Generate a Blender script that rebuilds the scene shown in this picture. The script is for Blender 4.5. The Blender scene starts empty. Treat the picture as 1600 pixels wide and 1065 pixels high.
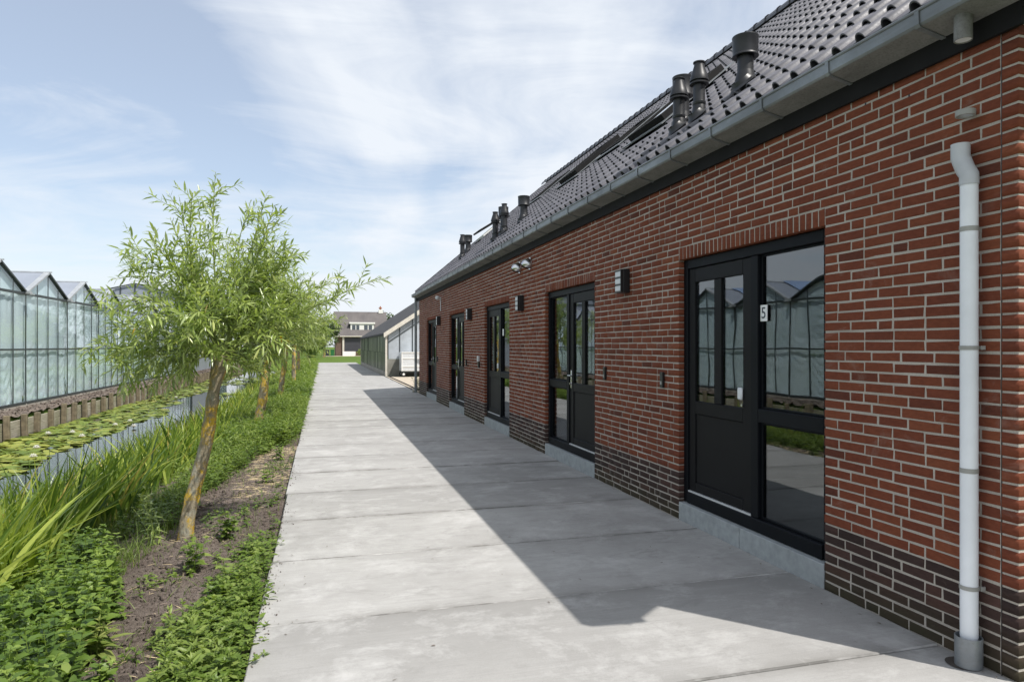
import bpy, math, random
import numpy as np
from mathutils import Vector, Matrix

random.seed(7)
RNG = np.random.default_rng(11)
R = math.radians
scene = bpy.context.scene
COL = scene.collection

# ------------------------------------------------------------------ camera
CAM_H = 1.6
YAW = math.atan(298.0 / 1067.0)          # the lens looks this far to the right of the path's direction
cam_d = bpy.data.cameras.new('camera')
cam_d.sensor_width = 36.0
cam_d.lens = 24.0
cam_d.shift_y = 7.5 / 1600.0
cam_d.clip_start = 0.05
cam_d.clip_end = 3000.0
cam = bpy.data.objects.new('camera', cam_d)
cam.location = (0, 0, CAM_H)
cam.rotation_euler = (R(90), 0, -YAW)
COL.objects.link(cam)
scene.camera = cam

# ------------------------------------------------------------------ sky and sun
SUN_EL = R(55.4)
SUN_H = Vector((0.67, -0.743, 0)).normalized()
SUN_V = Vector((SUN_H.x * math.cos(SUN_EL), SUN_H.y * math.cos(SUN_EL), math.sin(SUN_EL)))
world = bpy.data.worlds.new('World')
scene.world = world
world.use_nodes = True
wt = world.node_tree
wt.nodes.clear()
def wn(t, **k):
    n = wt.nodes.new(t)
    for a, b in k.items(): setattr(n, a, b)
    return n
w_out = wn('ShaderNodeOutputWorld'); w_bg = wn('ShaderNodeBackground')
w_bg.inputs['Strength'].default_value = 0.072
sky = wn('ShaderNodeTexSky'); sky.sky_type = 'NISHITA'
sky.sun_disc = False
sky.sun_elevation = SUN_EL
sky.sun_rotation = math.atan2(SUN_H.x, SUN_H.y)
sky.air_density = 1.0; sky.dust_density = 1.0; sky.ozone_density = 1.0
w_tc = wn('ShaderNodeTexCoord')
w_sep = wn('ShaderNodeSeparateXYZ')
wt.links.new(w_tc.outputs['Generated'], w_sep.inputs[0])
# project the view direction onto a flat cloud layer: (x/(z+.12), y/(z+.12))
w_add = wn('ShaderNodeMath', operation='ADD'); w_add.inputs[1].default_value = 0.16
w_abs = wn('ShaderNodeMath', operation='MAXIMUM'); w_abs.inputs[1].default_value = 0.0
wt.links.new(w_sep.outputs['Z'], w_abs.inputs[0]); wt.links.new(w_abs.outputs[0], w_add.inputs[0])
w_dx = wn('ShaderNodeMath', operation='DIVIDE'); w_dy = wn('ShaderNodeMath', operation='DIVIDE')
wt.links.new(w_sep.outputs['X'], w_dx.inputs[0]); wt.links.new(w_add.outputs[0], w_dx.inputs[1])
wt.links.new(w_sep.outputs['Y'], w_dy.inputs[0]); wt.links.new(w_add.outputs[0], w_dy.inputs[1])
w_cmb = wn('ShaderNodeCombineXYZ')
wt.links.new(w_dx.outputs[0], w_cmb.inputs[0]); wt.links.new(w_dy.outputs[0], w_cmb.inputs[1])
def w_noise(scale, sx, sy, rot, loc, detail, rough, dist):
    m = wn('ShaderNodeMapping'); m.inputs['Scale'].default_value = (sx, sy, 1)
    m.inputs['Rotation'].default_value = (0, 0, R(rot)); m.inputs['Location'].default_value = loc
    wt.links.new(w_cmb.outputs[0], m.inputs[0])
    n = wn('ShaderNodeTexNoise'); n.inputs['Scale'].default_value = scale
    n.inputs['Detail'].default_value = detail; n.inputs['Roughness'].default_value = rough
    n.inputs['Distortion'].default_value = dist
    wt.links.new(m.outputs[0], n.inputs['Vector'])
    return n
n1 = w_noise(0.50, 1.0, 0.62, -30, (5.28, 5.80, 0), 7, 0.50, 0.5)
n2 = w_noise(1.5, 0.75, 1.25, 52, (4.72, -8.34, 0), 8, 0.62, 0.9)
w_m1 = wn('ShaderNodeMath', operation='MULTIPLY'); w_m1.inputs[1].default_value = 0.79
w_m2 = wn('ShaderNodeMath', operation='MULTIPLY_ADD'); w_m2.inputs[1].default_value = 0.24
wt.links.new(n1.outputs['Fac'], w_m1.inputs[0])
wt.links.new(n2.outputs['Fac'], w_m2.inputs[0]); wt.links.new(w_m1.outputs[0], w_m2.inputs[2])
w_ramp = wn('ShaderNodeValToRGB')
w_ramp.color_ramp.elements[0].position = 0.405; w_ramp.color_ramp.elements[0].color = (0.33, 0.33, 0.33, 1)
w_ramp.color_ramp.elements[1].position = 0.515; w_ramp.color_ramp.elements[1].color = (0.95, 0.95, 0.95, 1)
wt.links.new(w_m2.outputs[0], w_ramp.inputs[0])
w_mix = wn('ShaderNodeMix', data_type='RGBA')
wt.links.new(w_ramp.outputs['Color'], w_mix.inputs[0])
wt.links.new(sky.outputs['Color'], w_mix.inputs[6])
w_mix.inputs[7].default_value = (5.55, 5.85, 6.25, 1)
wt.links.new(w_mix.outputs[2], w_bg.inputs['Color'])
wt.links.new(w_bg.outputs[0], w_out.inputs[0])

sun_d = bpy.data.lights.new('sun', 'SUN')
sun_d.energy = 2.4
sun_d.angle = R(0.55)
sun_d.color = (1.0, 0.955, 0.89)
sun = bpy.data.objects.new('sun', sun_d)
sun.rotation_euler = (-SUN_V).to_track_quat('-Z', 'Y').to_euler()
sun.location = (10, -12, 30)
COL.objects.link(sun)

scene.view_settings.view_transform = 'Standard'
scene.view_settings.look = 'None'
scene.view_settings.exposure = 1.16
scene.view_settings.gamma = 1.0
scene.view_settings.use_curve_mapping = False
scene.render.engine = 'CYCLES'
scene.cycles.use_denoising = True
scene.cycles.max_bounces = 7
scene.cycles.transparent_max_bounces = 12
scene.cycles.caustics_reflective = False
scene.cycles.caustics_refractive = False

# ------------------------------------------------------------------ projection of a point (only used to rank pieces by how large they show)
CY, SY = math.cos(YAW), math.sin(YAW)
def proj(x, y, z):
    d = x * SY + y * CY
    if d <= 0.05: return None
    return 800 + 1067 * (x * CY - y * SY) / d, 540 - 1067 * (z - CAM_H) / d, d
def in_frame(x, y, z, m=20):
    p = proj(x, y, z)
    return p is not None and -m < p[0] < 1600 + m and -m < p[1] < 1065 + m

# ------------------------------------------------------------------ materials
MATS = {}
class NT:
    def __init__(s, name):
        s.m = bpy.data.materials.new(name); s.m.use_nodes = True
        s.t = s.m.node_tree; s.t.nodes.clear()
        s.out = s.t.nodes.new('ShaderNodeOutputMaterial')
        MATS[name] = s.m
    def n(s, t, **k):
        n = s.t.nodes.new(t)
        for a, b in k.items(): setattr(n, a, b)
        return n
    def l(s, a, b): s.t.links.new(a, b)
    def bsdf(s, rough=0.6, metallic=0.0, spec=0.5, color=None):
        b = s.n('ShaderNodeBsdfPrincipled')
        b.inputs['Roughness'].default_value = rough; b.inputs['Metallic'].default_value = metallic
        b.inputs['Specular IOR Level'].default_value = spec
        if color: b.inputs['Base Color'].default_value = (*color, 1)
        s.l(b.outputs[0], s.out.inputs[0]); s.b = b
        return b
    def coord(s, which='Object', scale=(1, 1, 1)):
        tc = s.n('ShaderNodeTexCoord'); mp = s.n('ShaderNodeMapping'); mp.inputs['Scale'].default_value = scale
        s.l(tc.outputs[which], mp.inputs[0]); return mp.outputs[0]
    def pos(s, scale=(1, 1, 1)):
        g = s.n('ShaderNodeNewGeometry'); mp = s.n('ShaderNodeMapping'); mp.inputs['Scale'].default_value = scale
        s.l(g.outputs['Position'], mp.inputs[0]); return mp.outputs[0]
    def noise(s, vec, scale, detail=4, rough=0.55, dist=0.0):
        n = s.n('ShaderNodeTexNoise'); n.inputs['Scale'].default_value = scale; n.inputs['Detail'].default_value = detail
        n.inputs['Roughness'].default_value = rough; n.inputs['Distortion'].default_value = dist
        s.l(vec, n.inputs['Vector']); return n.outputs['Fac']
    def ramp(s, fac, stops, interp='LINEAR'):
        r = s.n('ShaderNodeValToRGB'); r.color_ramp.interpolation = interp
        e = r.color_ramp.elements
        while len(e) < len(stops): e.new(0.5)
        for i, (p, c) in enumerate(stops):
            e[i].position = p
            e[i].color = (*c, 1) if not isinstance(c, (int, float)) else (c, c, c, 1)
        s.l(fac, r.inputs[0]); return r.outputs['Color']
    def mix(s, fac, a, b, blend='MIX'):
        m = s.n('ShaderNodeMix', data_type='RGBA', blend_type=blend)
        for sock, v in ((m.inputs[0], fac), (m.inputs[6], a), (m.inputs[7], b)):
            if isinstance(v, (int, float)): sock.default_value = v
            elif isinstance(v, tuple): sock.default_value = (*v, 1)
            else: s.l(v, sock)
        return m.outputs[2]
    def math(s, op, a, b=0.0, c=0.0):
        m = s.n('ShaderNodeMath', operation=op)
        for i, v in enumerate((a, b, c)):
            if isinstance(v, (int, float)): m.inputs[i].default_value = v
            else: s.l(v, m.inputs[i])
        return m.outputs[0]
    def attr(s, name):
        a = s.n('ShaderNodeAttribute'); a.attribute_name = name; return a.outputs['Fac']
    def objrand(s):
        return s.n('ShaderNodeObjectInfo').outputs['Random']
    def bump(s, h, strength=0.3, dist=0.01):
        b = s.n('ShaderNodeBump'); b.inputs['Strength'].default_value = strength; b.inputs['Distance'].default_value = dist
        s.l(h, b.inputs['Height']); s.l(b.outputs[0], s.b.inputs['Normal'])

def simple(name, color, rough=0.5, metallic=0.0, spec=0.5, var=0.12, vscale=6.0, bump=0.0, bscale=60):
    t = NT(name); t.bsdf(rough, metallic, spec)
    v = t.pos()
    f = t.noise(v, vscale, 5)
    lo = tuple(c * (1 - var) for c in color); hi = tuple(min(1, c * (1 + var)) for c in color)
    t.l(t.ramp(f, [(0.3, lo), (0.7, hi)]), t.b.inputs['Base Color'])
    if bump: t.bump(t.noise(v, bscale, 3), bump, 0.004)
    return t.m

def make_brick(name, stops, spots, tint=True):
    t = NT(name); t.bsdf(0.85, 0, 0.25)
    v = t.pos()
    base = t.ramp(t.attr('tint'), stops)
    streak = t.noise(t.pos((1, 1, 3)), 28, 6, 0.65)
    c = t.mix(t.ramp(streak, [(0.30, 0.0), (0.72, 1.0)]), t.mix(1.0, base, (0.66, 0.64, 0.64), 'MULTIPLY'), base)
    grain = t.noise(v, 160, 3)
    c = t.mix(t.ramp(grain, [(0.62, 0.0), (0.78, 0.55)]), c, spots)
    smear = t.noise(t.pos((1, 1, 1.6)), 2.3, 6, 0.7, 0.6)
    c = t.mix(t.ramp(smear, [(0.60, 0.0), (0.80, 0.42)]), c, (0.36, 0.29, 0.25))
    # moss and damp just above the paving
    g = t.n('ShaderNodeNewGeometry'); sp = t.n('ShaderNodeSeparateXYZ'); t.l(g.outputs['Position'], sp.inputs[0])
    low = t.math('SUBTRACT', 0.24, sp.outputs['Z'])
    mo = t.math('MULTIPLY', t.math('MULTIPLY', low, 5.0), t.noise(v, 5, 5, 0.7))
    mo = t.n('ShaderNodeClamp').outputs[0] if False else t.math('MINIMUM', t.math('MAXIMUM', mo, 0.0), 0.6)
    c = t.mix(mo, c, (0.045, 0.045, 0.022))
    t.l(c, t.b.inputs['Base Color'])
    h = t.math('ADD', t.math('MULTIPLY', streak, 0.7), t.math('MULTIPLY', grain, 0.4))
    t.bump(h, 0.55, 0.006)
    return t.m
make_brick('brick_red', [(0.0, (0.120, 0.038, 0.023)), (0.3, (0.175, 0.049, 0.026)), (0.7, (0.208, 0.061, 0.030)), (1.0, (0.250, 0.083, 0.041))], (0.10, 0.03, 0.02))
make_brick('brick_dark', [(0.0, (0.032, 0.022, 0.020)), (0.5, (0.055, 0.034, 0.030)), (1.0, (0.085, 0.045, 0.037))], (0.02, 0.016, 0.014))

t = NT('mortar'); t.bsdf(0.95, 0, 0.15); v = t.pos()
f = t.noise(v, 3.0, 5); g = t.noise(v, 170, 2)
c = t.ramp(f, [(0.3, (0.37, 0.335, 0.295)), (0.7, (0.50, 0.46, 0.41))])
c = t.mix(t.ramp(g, [(0.35, 0.35), (0.6, 0.0)]), c, (0.20, 0.18, 0.16))
t.l(c, t.b.inputs['Base Color']); t.bump(g, 0.6, 0.004)

t = NT('concrete'); t.bsdf(0.88, 0, 0.3); v = t.pos()
big = t.noise(t.pos((0.7, 1.0, 1)), 0.9, 7, 0.62, 0.4)
mid = t.noise(v, 4.5, 6, 0.65, 0.3)
fine = t.noise(v, 210, 3, 0.7)
swirl = t.noise(t.pos((0.8, 1.5, 1)), 3.4, 8, 0.74, 0.7)
c = t.ramp(big, [(0.28, (0.275, 0.268, 0.256)), (0.5, (0.362, 0.354, 0.340)), (0.72, (0.445, 0.437, 0.42))])
c = t.mix(t.ramp(mid, [(0.34, 0.0), (0.72, 0.6)]), c, (0.46, 0.453, 0.44))
c = t.mix(t.ramp(swirl, [(0.34, 0.45), (0.47, 0.0)]), c, (0.225, 0.219, 0.208))
blotch = t.noise(t.pos((1.0, 0.7, 1)), 0.55, 8, 0.7, 0.8)
c = t.mix(t.ramp(blotch, [(0.52, 0.0), (0.68, 0.5)]), c, (0.215, 0.21, 0.20))
c = t.mix(t.math('MULTIPLY', t.objrand(), 0.42), c, (0.25, 0.245, 0.235))
# damp and dirt gathered along the joints (slabs are 1.215 m long)
g = t.n('ShaderNodeNewGeometry'); sp = t.n('ShaderNodeSeparateXYZ'); t.l(g.outputs['Position'], sp.inputs[0])
m = t.math('FRACT', t.math('DIVIDE', t.math('ADD', sp.outputs['Y'], 12.15 - 2.91), 1.215))
e = t.math('MULTIPLY', t.math('ABSOLUTE', t.math('SUBTRACT', m, 0.5)), 2.0)
e = t.math('POWER', e, 11.0)
e = t.math('MULTIPLY', e, t.ramp(t.noise(t.pos((0.35, 0.8, 1)), 1.3, 6, 0.75, 0.5), [(0.36, 0.15), (0.62, 1.0)]))
c = t.mix(e, c, (0.19, 0.182, 0.168))
line = t.math('GREATER_THAN', t.math('MULTIPLY', t.math('ABSOLUTE', t.math('SUBTRACT', m, 0.5)), 2.0), 0.9815)
lc = t.ramp(t.noise(t.pos((0.5, 0.5, 1)), 2.2, 5, 0.7), [(0.46, (0.12, 0.116, 0.108)), (0.64, (0.52, 0.51, 0.495))])  # joint lines: dark in places, elsewhere pale lime and edge highlights painted as colour
c = t.mix(t.math('MULTIPLY', line, 0.95), c, lc)
wear = t.math('MULTIPLY', t.math('POWER', m, 2.2), t.objrand())
c = t.mix(t.math('MULTIPLY', wear, 0.55), c, (0.225, 0.22, 0.21))
spk = t.noise(v, 34, 2, 0.5)
c = t.mix(t.ramp(spk, [(0.73, 0.0), (0.79, 0.6)]), c, (0.17, 0.16, 0.145))
c = t.mix(t.ramp(fine, [(0.3, 0.34), (0.55, 0.0)]), c, (0.20, 0.195, 0.187))
brush = t.noise(t.pos((3, 75, 1)), 1.0, 4, 0.7)
c = t.mix(t.ramp(brush, [(0.34, 0.30), (0.52, 0.0)]), c, (0.24, 0.235, 0.226))
brush2 = t.noise(t.pos((0.5, 9, 1)), 1.0, 5, 0.7)
c = t.mix(t.ramp(brush2, [(0.52, 0.0), (0.75, 0.22)]), c, (0.50, 0.495, 0.485))
lime = t.noise(t.pos((0.9, 1.1, 1)), 2.1, 9, 0.76, 0.25)
c = t.mix(t.ramp(lime, [(0.50, 0.0), (0.74, 0.55)]), c, (0.60, 0.592, 0.58))
t.l(c, t.b.inputs['Base Color'])
t.bump(t.math('ADD', t.math('MULTIPLY', fine, 0.5), t.math('MULTIPLY', mid, 0.8)), 0.25, 0.006)

simple('joint_fill', (0.17, 0.165, 0.155), 0.95, var=0.35, vscale=9, bump=0.4)
simple('sill_stone', (0.30, 0.325, 0.335), 0.7, var=0.16, vscale=14, bump=0.15, bscale=120)
simple('frame_paint', (0.0045, 0.0058, 0.0082), 0.5, spec=0.14, var=0.15, vscale=3)
simple('door_paint', (0.0075, 0.0076, 0.0088), 0.5, spec=0.16, var=0.12, vscale=3)
simple('fascia_paint', (0.0095, 0.0095, 0.010), 0.75, spec=0.2, var=0.25, vscale=5)
simple('black_plastic', (0.015, 0.016, 0.018), 0.33, var=0.15, vscale=12)
simple('flue_black', (0.014, 0.015, 0.018), 0.42, var=0.3, vscale=9)
simple('white_plastic', (0.66, 0.69, 0.72), 0.35, var=0.05, vscale=9)
simple('diffuser', (0.60, 0.63, 0.66), 0.4, var=0.04)
simple('pipe_grey', (0.76, 0.79, 0.83), 0.36, var=0.05, vscale=6)
simple('elbow_grey', (0.47, 0.49, 0.51), 0.4, var=0.08, vscale=8)
simple('clip_grey', (0.30, 0.30, 0.28), 0.6, var=0.1)
simple('steel', (0.62, 0.63, 0.64), 0.22, metallic=1.0, var=0.08)
simple('aluminium', (0.66, 0.68, 0.70), 0.45, metallic=0.3, var=0.08, vscale=10)
simple('white_paint', (0.74, 0.73, 0.70), 0.5, var=0.06)
simple('plaster', (0.42, 0.41, 0.39), 0.9, var=0.05)
simple('interior_floor', (0.16, 0.15, 0.14), 0.5, var=0.1)
simple('sign_white', (0.78, 0.80, 0.80), 0.4, var=0.02)
simple('sign_blue', (0.008, 0.022, 0.045), 0.4, var=0.02)
simple('beige_board', (0.58, 0.54, 0.47), 0.8, var=0.15, vscale=7)
simple('gable_glass', (0.40, 0.43, 0.46), 0.2, spec=0.4, var=0.25, vscale=1.2)
simple('low_wall', (0.20, 0.195, 0.17), 0.9, var=0.25, vscale=3)
simple('roof_felt', (0.040, 0.039, 0.041), 0.85, var=0.25, vscale=2)
simple('base_concrete', (0.36, 0.335, 0.29), 0.9, var=0.2, vscale=2.5, bump=0.3, bscale=30)
simple('green_bin', (0.010, 0.12, 0.035), 0.45)
simple('blue_print', (0.06, 0.20, 0.45), 0.5, var=0.4, vscale=5)
simple('grey_print', (0.30, 0.32, 0.34), 0.5, var=0.3, vscale=4)
simple('rubber', (0.012, 0.012, 0.012), 0.8)
simple('dark_box', (0.02, 0.026, 0.035), 0.5)
simple('terracotta', (0.32, 0.11, 0.055), 0.8)
simple('far_brick', (0.13, 0.085, 0.065), 0.9, var=0.25, vscale=7)
simple('garage_door', (0.045, 0.045, 0.055), 0.55, var=0.1)
simple('far_glass', (0.06, 0.075, 0.09), 0.08, spec=0.8, var=0.1)
simple('yard_paving', (0.43, 0.37, 0.29), 0.9, var=0.18, vscale=5)
simple('wood_post', (0.165, 0.135, 0.090), 0.9, var=0.35, vscale=9, bump=0.5, bscale=40)
simple('bar_dark', (0.055, 0.065, 0.068), 0.5, metallic=0.3, var=0.2)
simple('bar_alu', (0.50, 0.52, 0.53), 0.4, metallic=0.5, var=0.15)
simple('straw', (0.50, 0.40, 0.24), 0.8, var=0.3, vscale=30)
simple('shoot_bark', (0.20, 0.24, 0.08), 0.7, var=0.3, vscale=20)
simple('soil_bed', (0.06, 0.05, 0.042), 0.95, var=0.3, vscale=6)
simple('leaf_litter', (0.145, 0.115, 0.095), 0.9, var=0.45, vscale=14)

t = NT('wood_plank'); t.bsdf(0.9, 0, 0.2); v = t.pos((1, 0.6, 14))
f = t.noise(v, 5, 6, 0.7, 0.6); r2 = t.noise(t.pos(), 1.7, 4)
c = t.ramp(f, [(0.25, (0.17, 0.15, 0.12)), (0.55, (0.36, 0.33, 0.27)), (0.8, (0.50, 0.47, 0.40))])
c = t.mix(t.ramp(r2, [(0.45, 0.0), (0.75, 0.7)]), c, (0.13, 0.14, 0.06))
t.l(c, t.b.inputs['Base Color']); t.bump(f, 0.5, 0.01)

t = NT('zinc'); t.bsdf(0.5, 0.35, 0.4); v = t.pos()
f = t.noise(t.pos((2, 0.6, 2)), 2.2, 6, 0.65, 0.5); g = t.noise(v, 55, 3)
c = t.ramp(f, [(0.25, (0.140, 0.150, 0.158)), (0.55, (0.220, 0.238, 0.252)), (0.8, (0.31, 0.33, 0.345))])
c = t.mix(t.ramp(g, [(0.55, 0.0), (0.8, 0.35)]), c, (0.16, 0.15, 0.13))
t.l(c, t.b.inputs['Base Color']); t.l(t.ramp(f, [(0.2, 0.55), (0.8, 0.36)]), t.b.inputs['Roughness'])

t = NT('zinc_dull'); t.bsdf(0.7, 0.2, 0.4); v = t.pos()
f = t.noise(t.pos((2, 1.2, 2)), 3.0, 6, 0.65, 0.5); g = t.noise(v, 75, 4, 0.7)
c = t.ramp(f, [(0.25, (0.16, 0.16, 0.156)), (0.75, (0.29, 0.29, 0.282))])
c = t.mix(t.ramp(g, [(0.48, 0.0), (0.75, 0.6)]), c, (0.07, 0.068, 0.062))
t.l(c, t.b.inputs['Base Color'])

t = NT('roof_tile'); t.bsdf(0.30, 0, 0.5); v = t.pos()
f = t.noise(v, 2.0, 5); g = t.noise(v, 45, 4, 0.7)
c = t.ramp(t.attr('tint'), [(0.0, (0.100, 0.100, 0.117)), (1.0, (0.160, 0.157, 0.178))])
c = t.mix(t.ramp(g, [(0.45, 0.0), (0.75, 0.5)]), c, (0.075, 0.070, 0.075))
c = t.mix(t.ramp(f, [(0.62, 0.0), (0.8, 0.25)]), c, (0.19, 0.175, 0.165))
t.l(c, t.b.inputs['Base Color']); t.l(t.ramp(g, [(0.3, 0.44), (0.75, 0.64)]), t.b.inputs['Roughness'])

t = NT('far_tile'); t.bsdf(0.75, 0, 0.3); v = t.pos()
w = t.n('ShaderNodeTexWave'); w.bands_direction = 'X'; w.inputs['Scale'].default_value = 1.25; w.inputs['Distortion'].default_value = 0.3
t.l(v, w.inputs['Vector']); f = t.noise(v, 0.8, 5)
c = t.ramp(f, [(0.3, (0.098, 0.090, 0.090)), (0.7, (0.142, 0.130, 0.126))])
c = t.mix(t.ramp(w.outputs['Fac'], [(0.0, 0.35), (0.5, 0.0)]), c, (0.09, 0.072, 0.066))
t.l(c, t.b.inputs['Base Color'])

def glass(name, ior, tintc, rough=0.0, gloss=(0.93, 0.96, 1.0), minimum=0.0):
    t = NT(name)
    g_ = t.n('ShaderNodeNewGeometry'); dt = t.n('ShaderNodeVectorMath', operation='DOT_PRODUCT')
    t.l(g_.outputs['Normal'], dt.inputs[0]); t.l(g_.outputs['Incoming'], dt.inputs[1])
    f0 = ((ior - 1) / (ior + 1)) ** 2
    omc = t.math('SUBTRACT', 1.0, t.math('MINIMUM', t.math('ABSOLUTE', dt.outputs['Value']), 1.0))
    fres = t.math('MULTIPLY_ADD', t.math('POWER', omc, 5.0), 1 - f0, f0)
    tr = t.n('ShaderNodeBsdfTransparent'); tr.inputs[0].default_value = (*tintc, 1)
    gl = t.n('ShaderNodeBsdfGlossy'); gl.inputs['Color'].default_value = (*gloss, 1); gl.inputs['Roughness'].default_value = rough
    wv = t.noise(t.pos((1, 1, 0.6)), 1.3, 2, 0.4)
    bp_ = t.n('ShaderNodeBump'); bp_.inputs['Strength'].default_value = 0.05; bp_.inputs['Distance'].default_value = 0.05
    t.l(wv, bp_.inputs['Height']); t.l(bp_.outputs[0], gl.inputs['Normal'])
    ms = t.n('ShaderNodeMixShader')
    f = fres
    if minimum: f = t.math('MAXIMUM', f, minimum)
    t.l(f, ms.inputs[0]); t.l(tr.outputs[0], ms.inputs[1]); t.l(gl.outputs[0], ms.inputs[2])
    t.l(ms.outputs[0], t.out.inputs[0])
    return t.m
glass('window_glass', 2.1, (0.62, 0.66, 0.66))
glass('greenhouse_glass', 1.50, (0.96, 0.985, 0.985), 0.02)

t = NT('film'); t.bsdf(0.45, 0, 0.35)
f = t.noise(t.pos((1, 1.2, 0.5)), 0.9, 5, 0.6, 0.4); g = t.noise(t.pos((1, 3, 0.8)), 4.0, 4)
c = t.ramp(f, [(0.3, (0.74, 0.85, 0.93)), (0.7, (0.86, 0.93, 0.97))])
c = t.mix(t.ramp(g, [(0.55, 0.0), (0.8, 0.35)]), c, (0.90, 0.92, 0.92))
c = t.mix(t.math('MULTIPLY', t.objrand(), 0.3), c, (0.58, 0.69, 0.76))
t.l(c, t.b.inputs['Base Color'])
simple('greenhouse_roof_glass', (0.25, 0.275, 0.32), 0.35, spec=0.25, var=0.12, vscale=0.8)
simple('vent_glass', (0.22, 0.30, 0.46), 0.25, spec=0.3, var=0.12, vscale=0.8)

t = NT('algae_glass'); t.bsdf(0.30, 0, 0.5)
f = t.noise(t.pos((1, 2.2, 0.35)), 2.5, 6, 0.7, 0.5); g = t.noise(t.pos((1, 1, 1)), 6, 5, 0.7)
c = t.ramp(f, [(0.28, (0.035, 0.055, 0.022)), (0.5, (0.11, 0.15, 0.06)), (0.68, (0.34, 0.36, 0.25))])
c = t.mix(t.ramp(g, [(0.5, 0.0), (0.7, 0.6)]), c, (0.05, 0.048, 0.035))
c = t.mix(t.math('MULTIPLY', t.objrand(), 0.5), c, (0.06, 0.085, 0.045))
t.l(c, t.b.inputs['Base Color'])

t = NT('water'); t.bsdf(0.03, 0, 0.5, (0.014, 0.018, 0.012)); t.b.inputs['IOR'].default_value = 1.36
v = t.pos((1, 1, 1)); t.bump(t.noise(v, 3.2, 3, 0.5), 0.06, 0.02)

t = NT('grass_ground'); t.bsdf(0.95, 0, 0.1); v = t.pos()
f = t.noise(v, 0.35, 6, 0.65); g = t.noise(v, 9, 5, 0.7)
c = t.ramp(f, [(0.3, (0.075, 0.125, 0.022)), (0.7, (0.125, 0.185, 0.035))])
c = t.mix(t.ramp(g, [(0.3, 0.5), (0.6, 0.0)]), c, (0.045, 0.075, 0.015))
t.l(c, t.b.inputs['Base Color']); t.bump(g, 0.6, 0.05)

t = NT('soil'); t.bsdf(0.97, 0, 0.1); v = t.pos()
f = t.noise(v, 1.6, 6, 0.65); g = t.noise(v, 38, 6, 0.75); q = t.noise(v, 120, 3, 0.7)
c = t.ramp(f, [(0.3, (0.155, 0.122, 0.104)), (0.7, (0.272, 0.226, 0.195))])
c = t.mix(t.ramp(g, [(0.30, 0.75), (0.55, 0.0)]), c, (0.042, 0.033, 0.029))
c = t.mix(t.ramp(q, [(0.60, 0.0), (0.78, 0.5)]), c, (0.36, 0.31, 0.27))
t.l(c, t.b.inputs['Base Color']); t.bump(t.math('ADD', g, t.math('MULTIPLY', q, 0.4)), 1.0, 0.035)

def leafmat(name, stops, back, trans=0.35, rough=0.45, spec=0.4):
    t = NT(name)
    c = t.ramp(t.attr('tint'), stops)
    geo = t.n('ShaderNodeNewGeometry')
    cc = t.mix(geo.outputs['Backfacing'], c, t.mix(0.55, c, back))
    b = t.n('ShaderNodeBsdfPrincipled'); b.inputs['Roughness'].default_value = rough; b.inputs['Specular IOR Level'].default_value = spec
    t.l(cc, b.inputs['Base Color'])
    tr = t.n('ShaderNodeBsdfTranslucent'); t.l(t.mix(1.0, c, (1.35, 1.45, 0.55), 'MULTIPLY'), tr.inputs[0])
    ms = t.n('ShaderNodeMixShader'); ms.inputs[0].default_value = trans
    t.l(b.outputs[0], ms.inputs[1]); t.l(tr.outputs[0], ms.inputs[2]); t.l(ms.outputs[0], t.out.inputs[0])
    return t.m
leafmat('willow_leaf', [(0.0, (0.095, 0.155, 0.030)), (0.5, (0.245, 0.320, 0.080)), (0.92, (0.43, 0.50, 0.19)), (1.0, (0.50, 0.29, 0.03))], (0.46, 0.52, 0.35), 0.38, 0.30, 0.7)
leafmat('nettle_leaf', [(0.0, (0.042, 0.090, 0.016)), (0.6, (0.135, 0.210, 0.036)), (1.0, (0.26, 0.34, 0.075))], (0.15, 0.21, 0.09), 0.32)
leafmat('weed_leaf', [(0.0, (0.060, 0.115, 0.020)), (0.6, (0.135, 0.205, 0.036)), (1.0, (0.235, 0.300, 0.075))], (0.20, 0.26, 0.11), 0.36)
leafmat('iris_leaf', [(0.0, (0.045, 0.095, 0.018)), (0.55, (0.170, 0.250, 0.045)), (0.9, (0.42, 0.48, 0.10)), (1.0, (0.50, 0.40, 0.14))], (0.13, 0.19, 0.06), 0.35, 0.35, 0.5)
leafmat('grass_blade', [(0.0, (0.070, 0.125, 0.022)), (0.6, (0.155, 0.225, 0.045)), (1.0, (0.30, 0.33, 0.11))], (0.16, 0.21, 0.07), 0.35)
leafmat('tree_leaf', [(0.0, (0.022, 0.048, 0.010)), (0.6, (0.055, 0.095, 0.020)), (1.0, (0.12, 0.16, 0.035))], (0.10, 0.14, 0.06), 0.25)
leafmat('lily_leaf', [(0.0, (0.075, 0.120, 0.018)), (0.6, (0.170, 0.225, 0.038)), (0.9, (0.27, 0.29, 0.060)), (1.0, (0.22, 0.12, 0.03))], (0.12, 0.11, 0.04), 0.10, 0.5, 0.25)
simple('petal', (0.80, 0.79, 0.74), 0.5, var=0.04)
simple('stamen', (0.60, 0.42, 0.05), 0.6)

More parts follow.
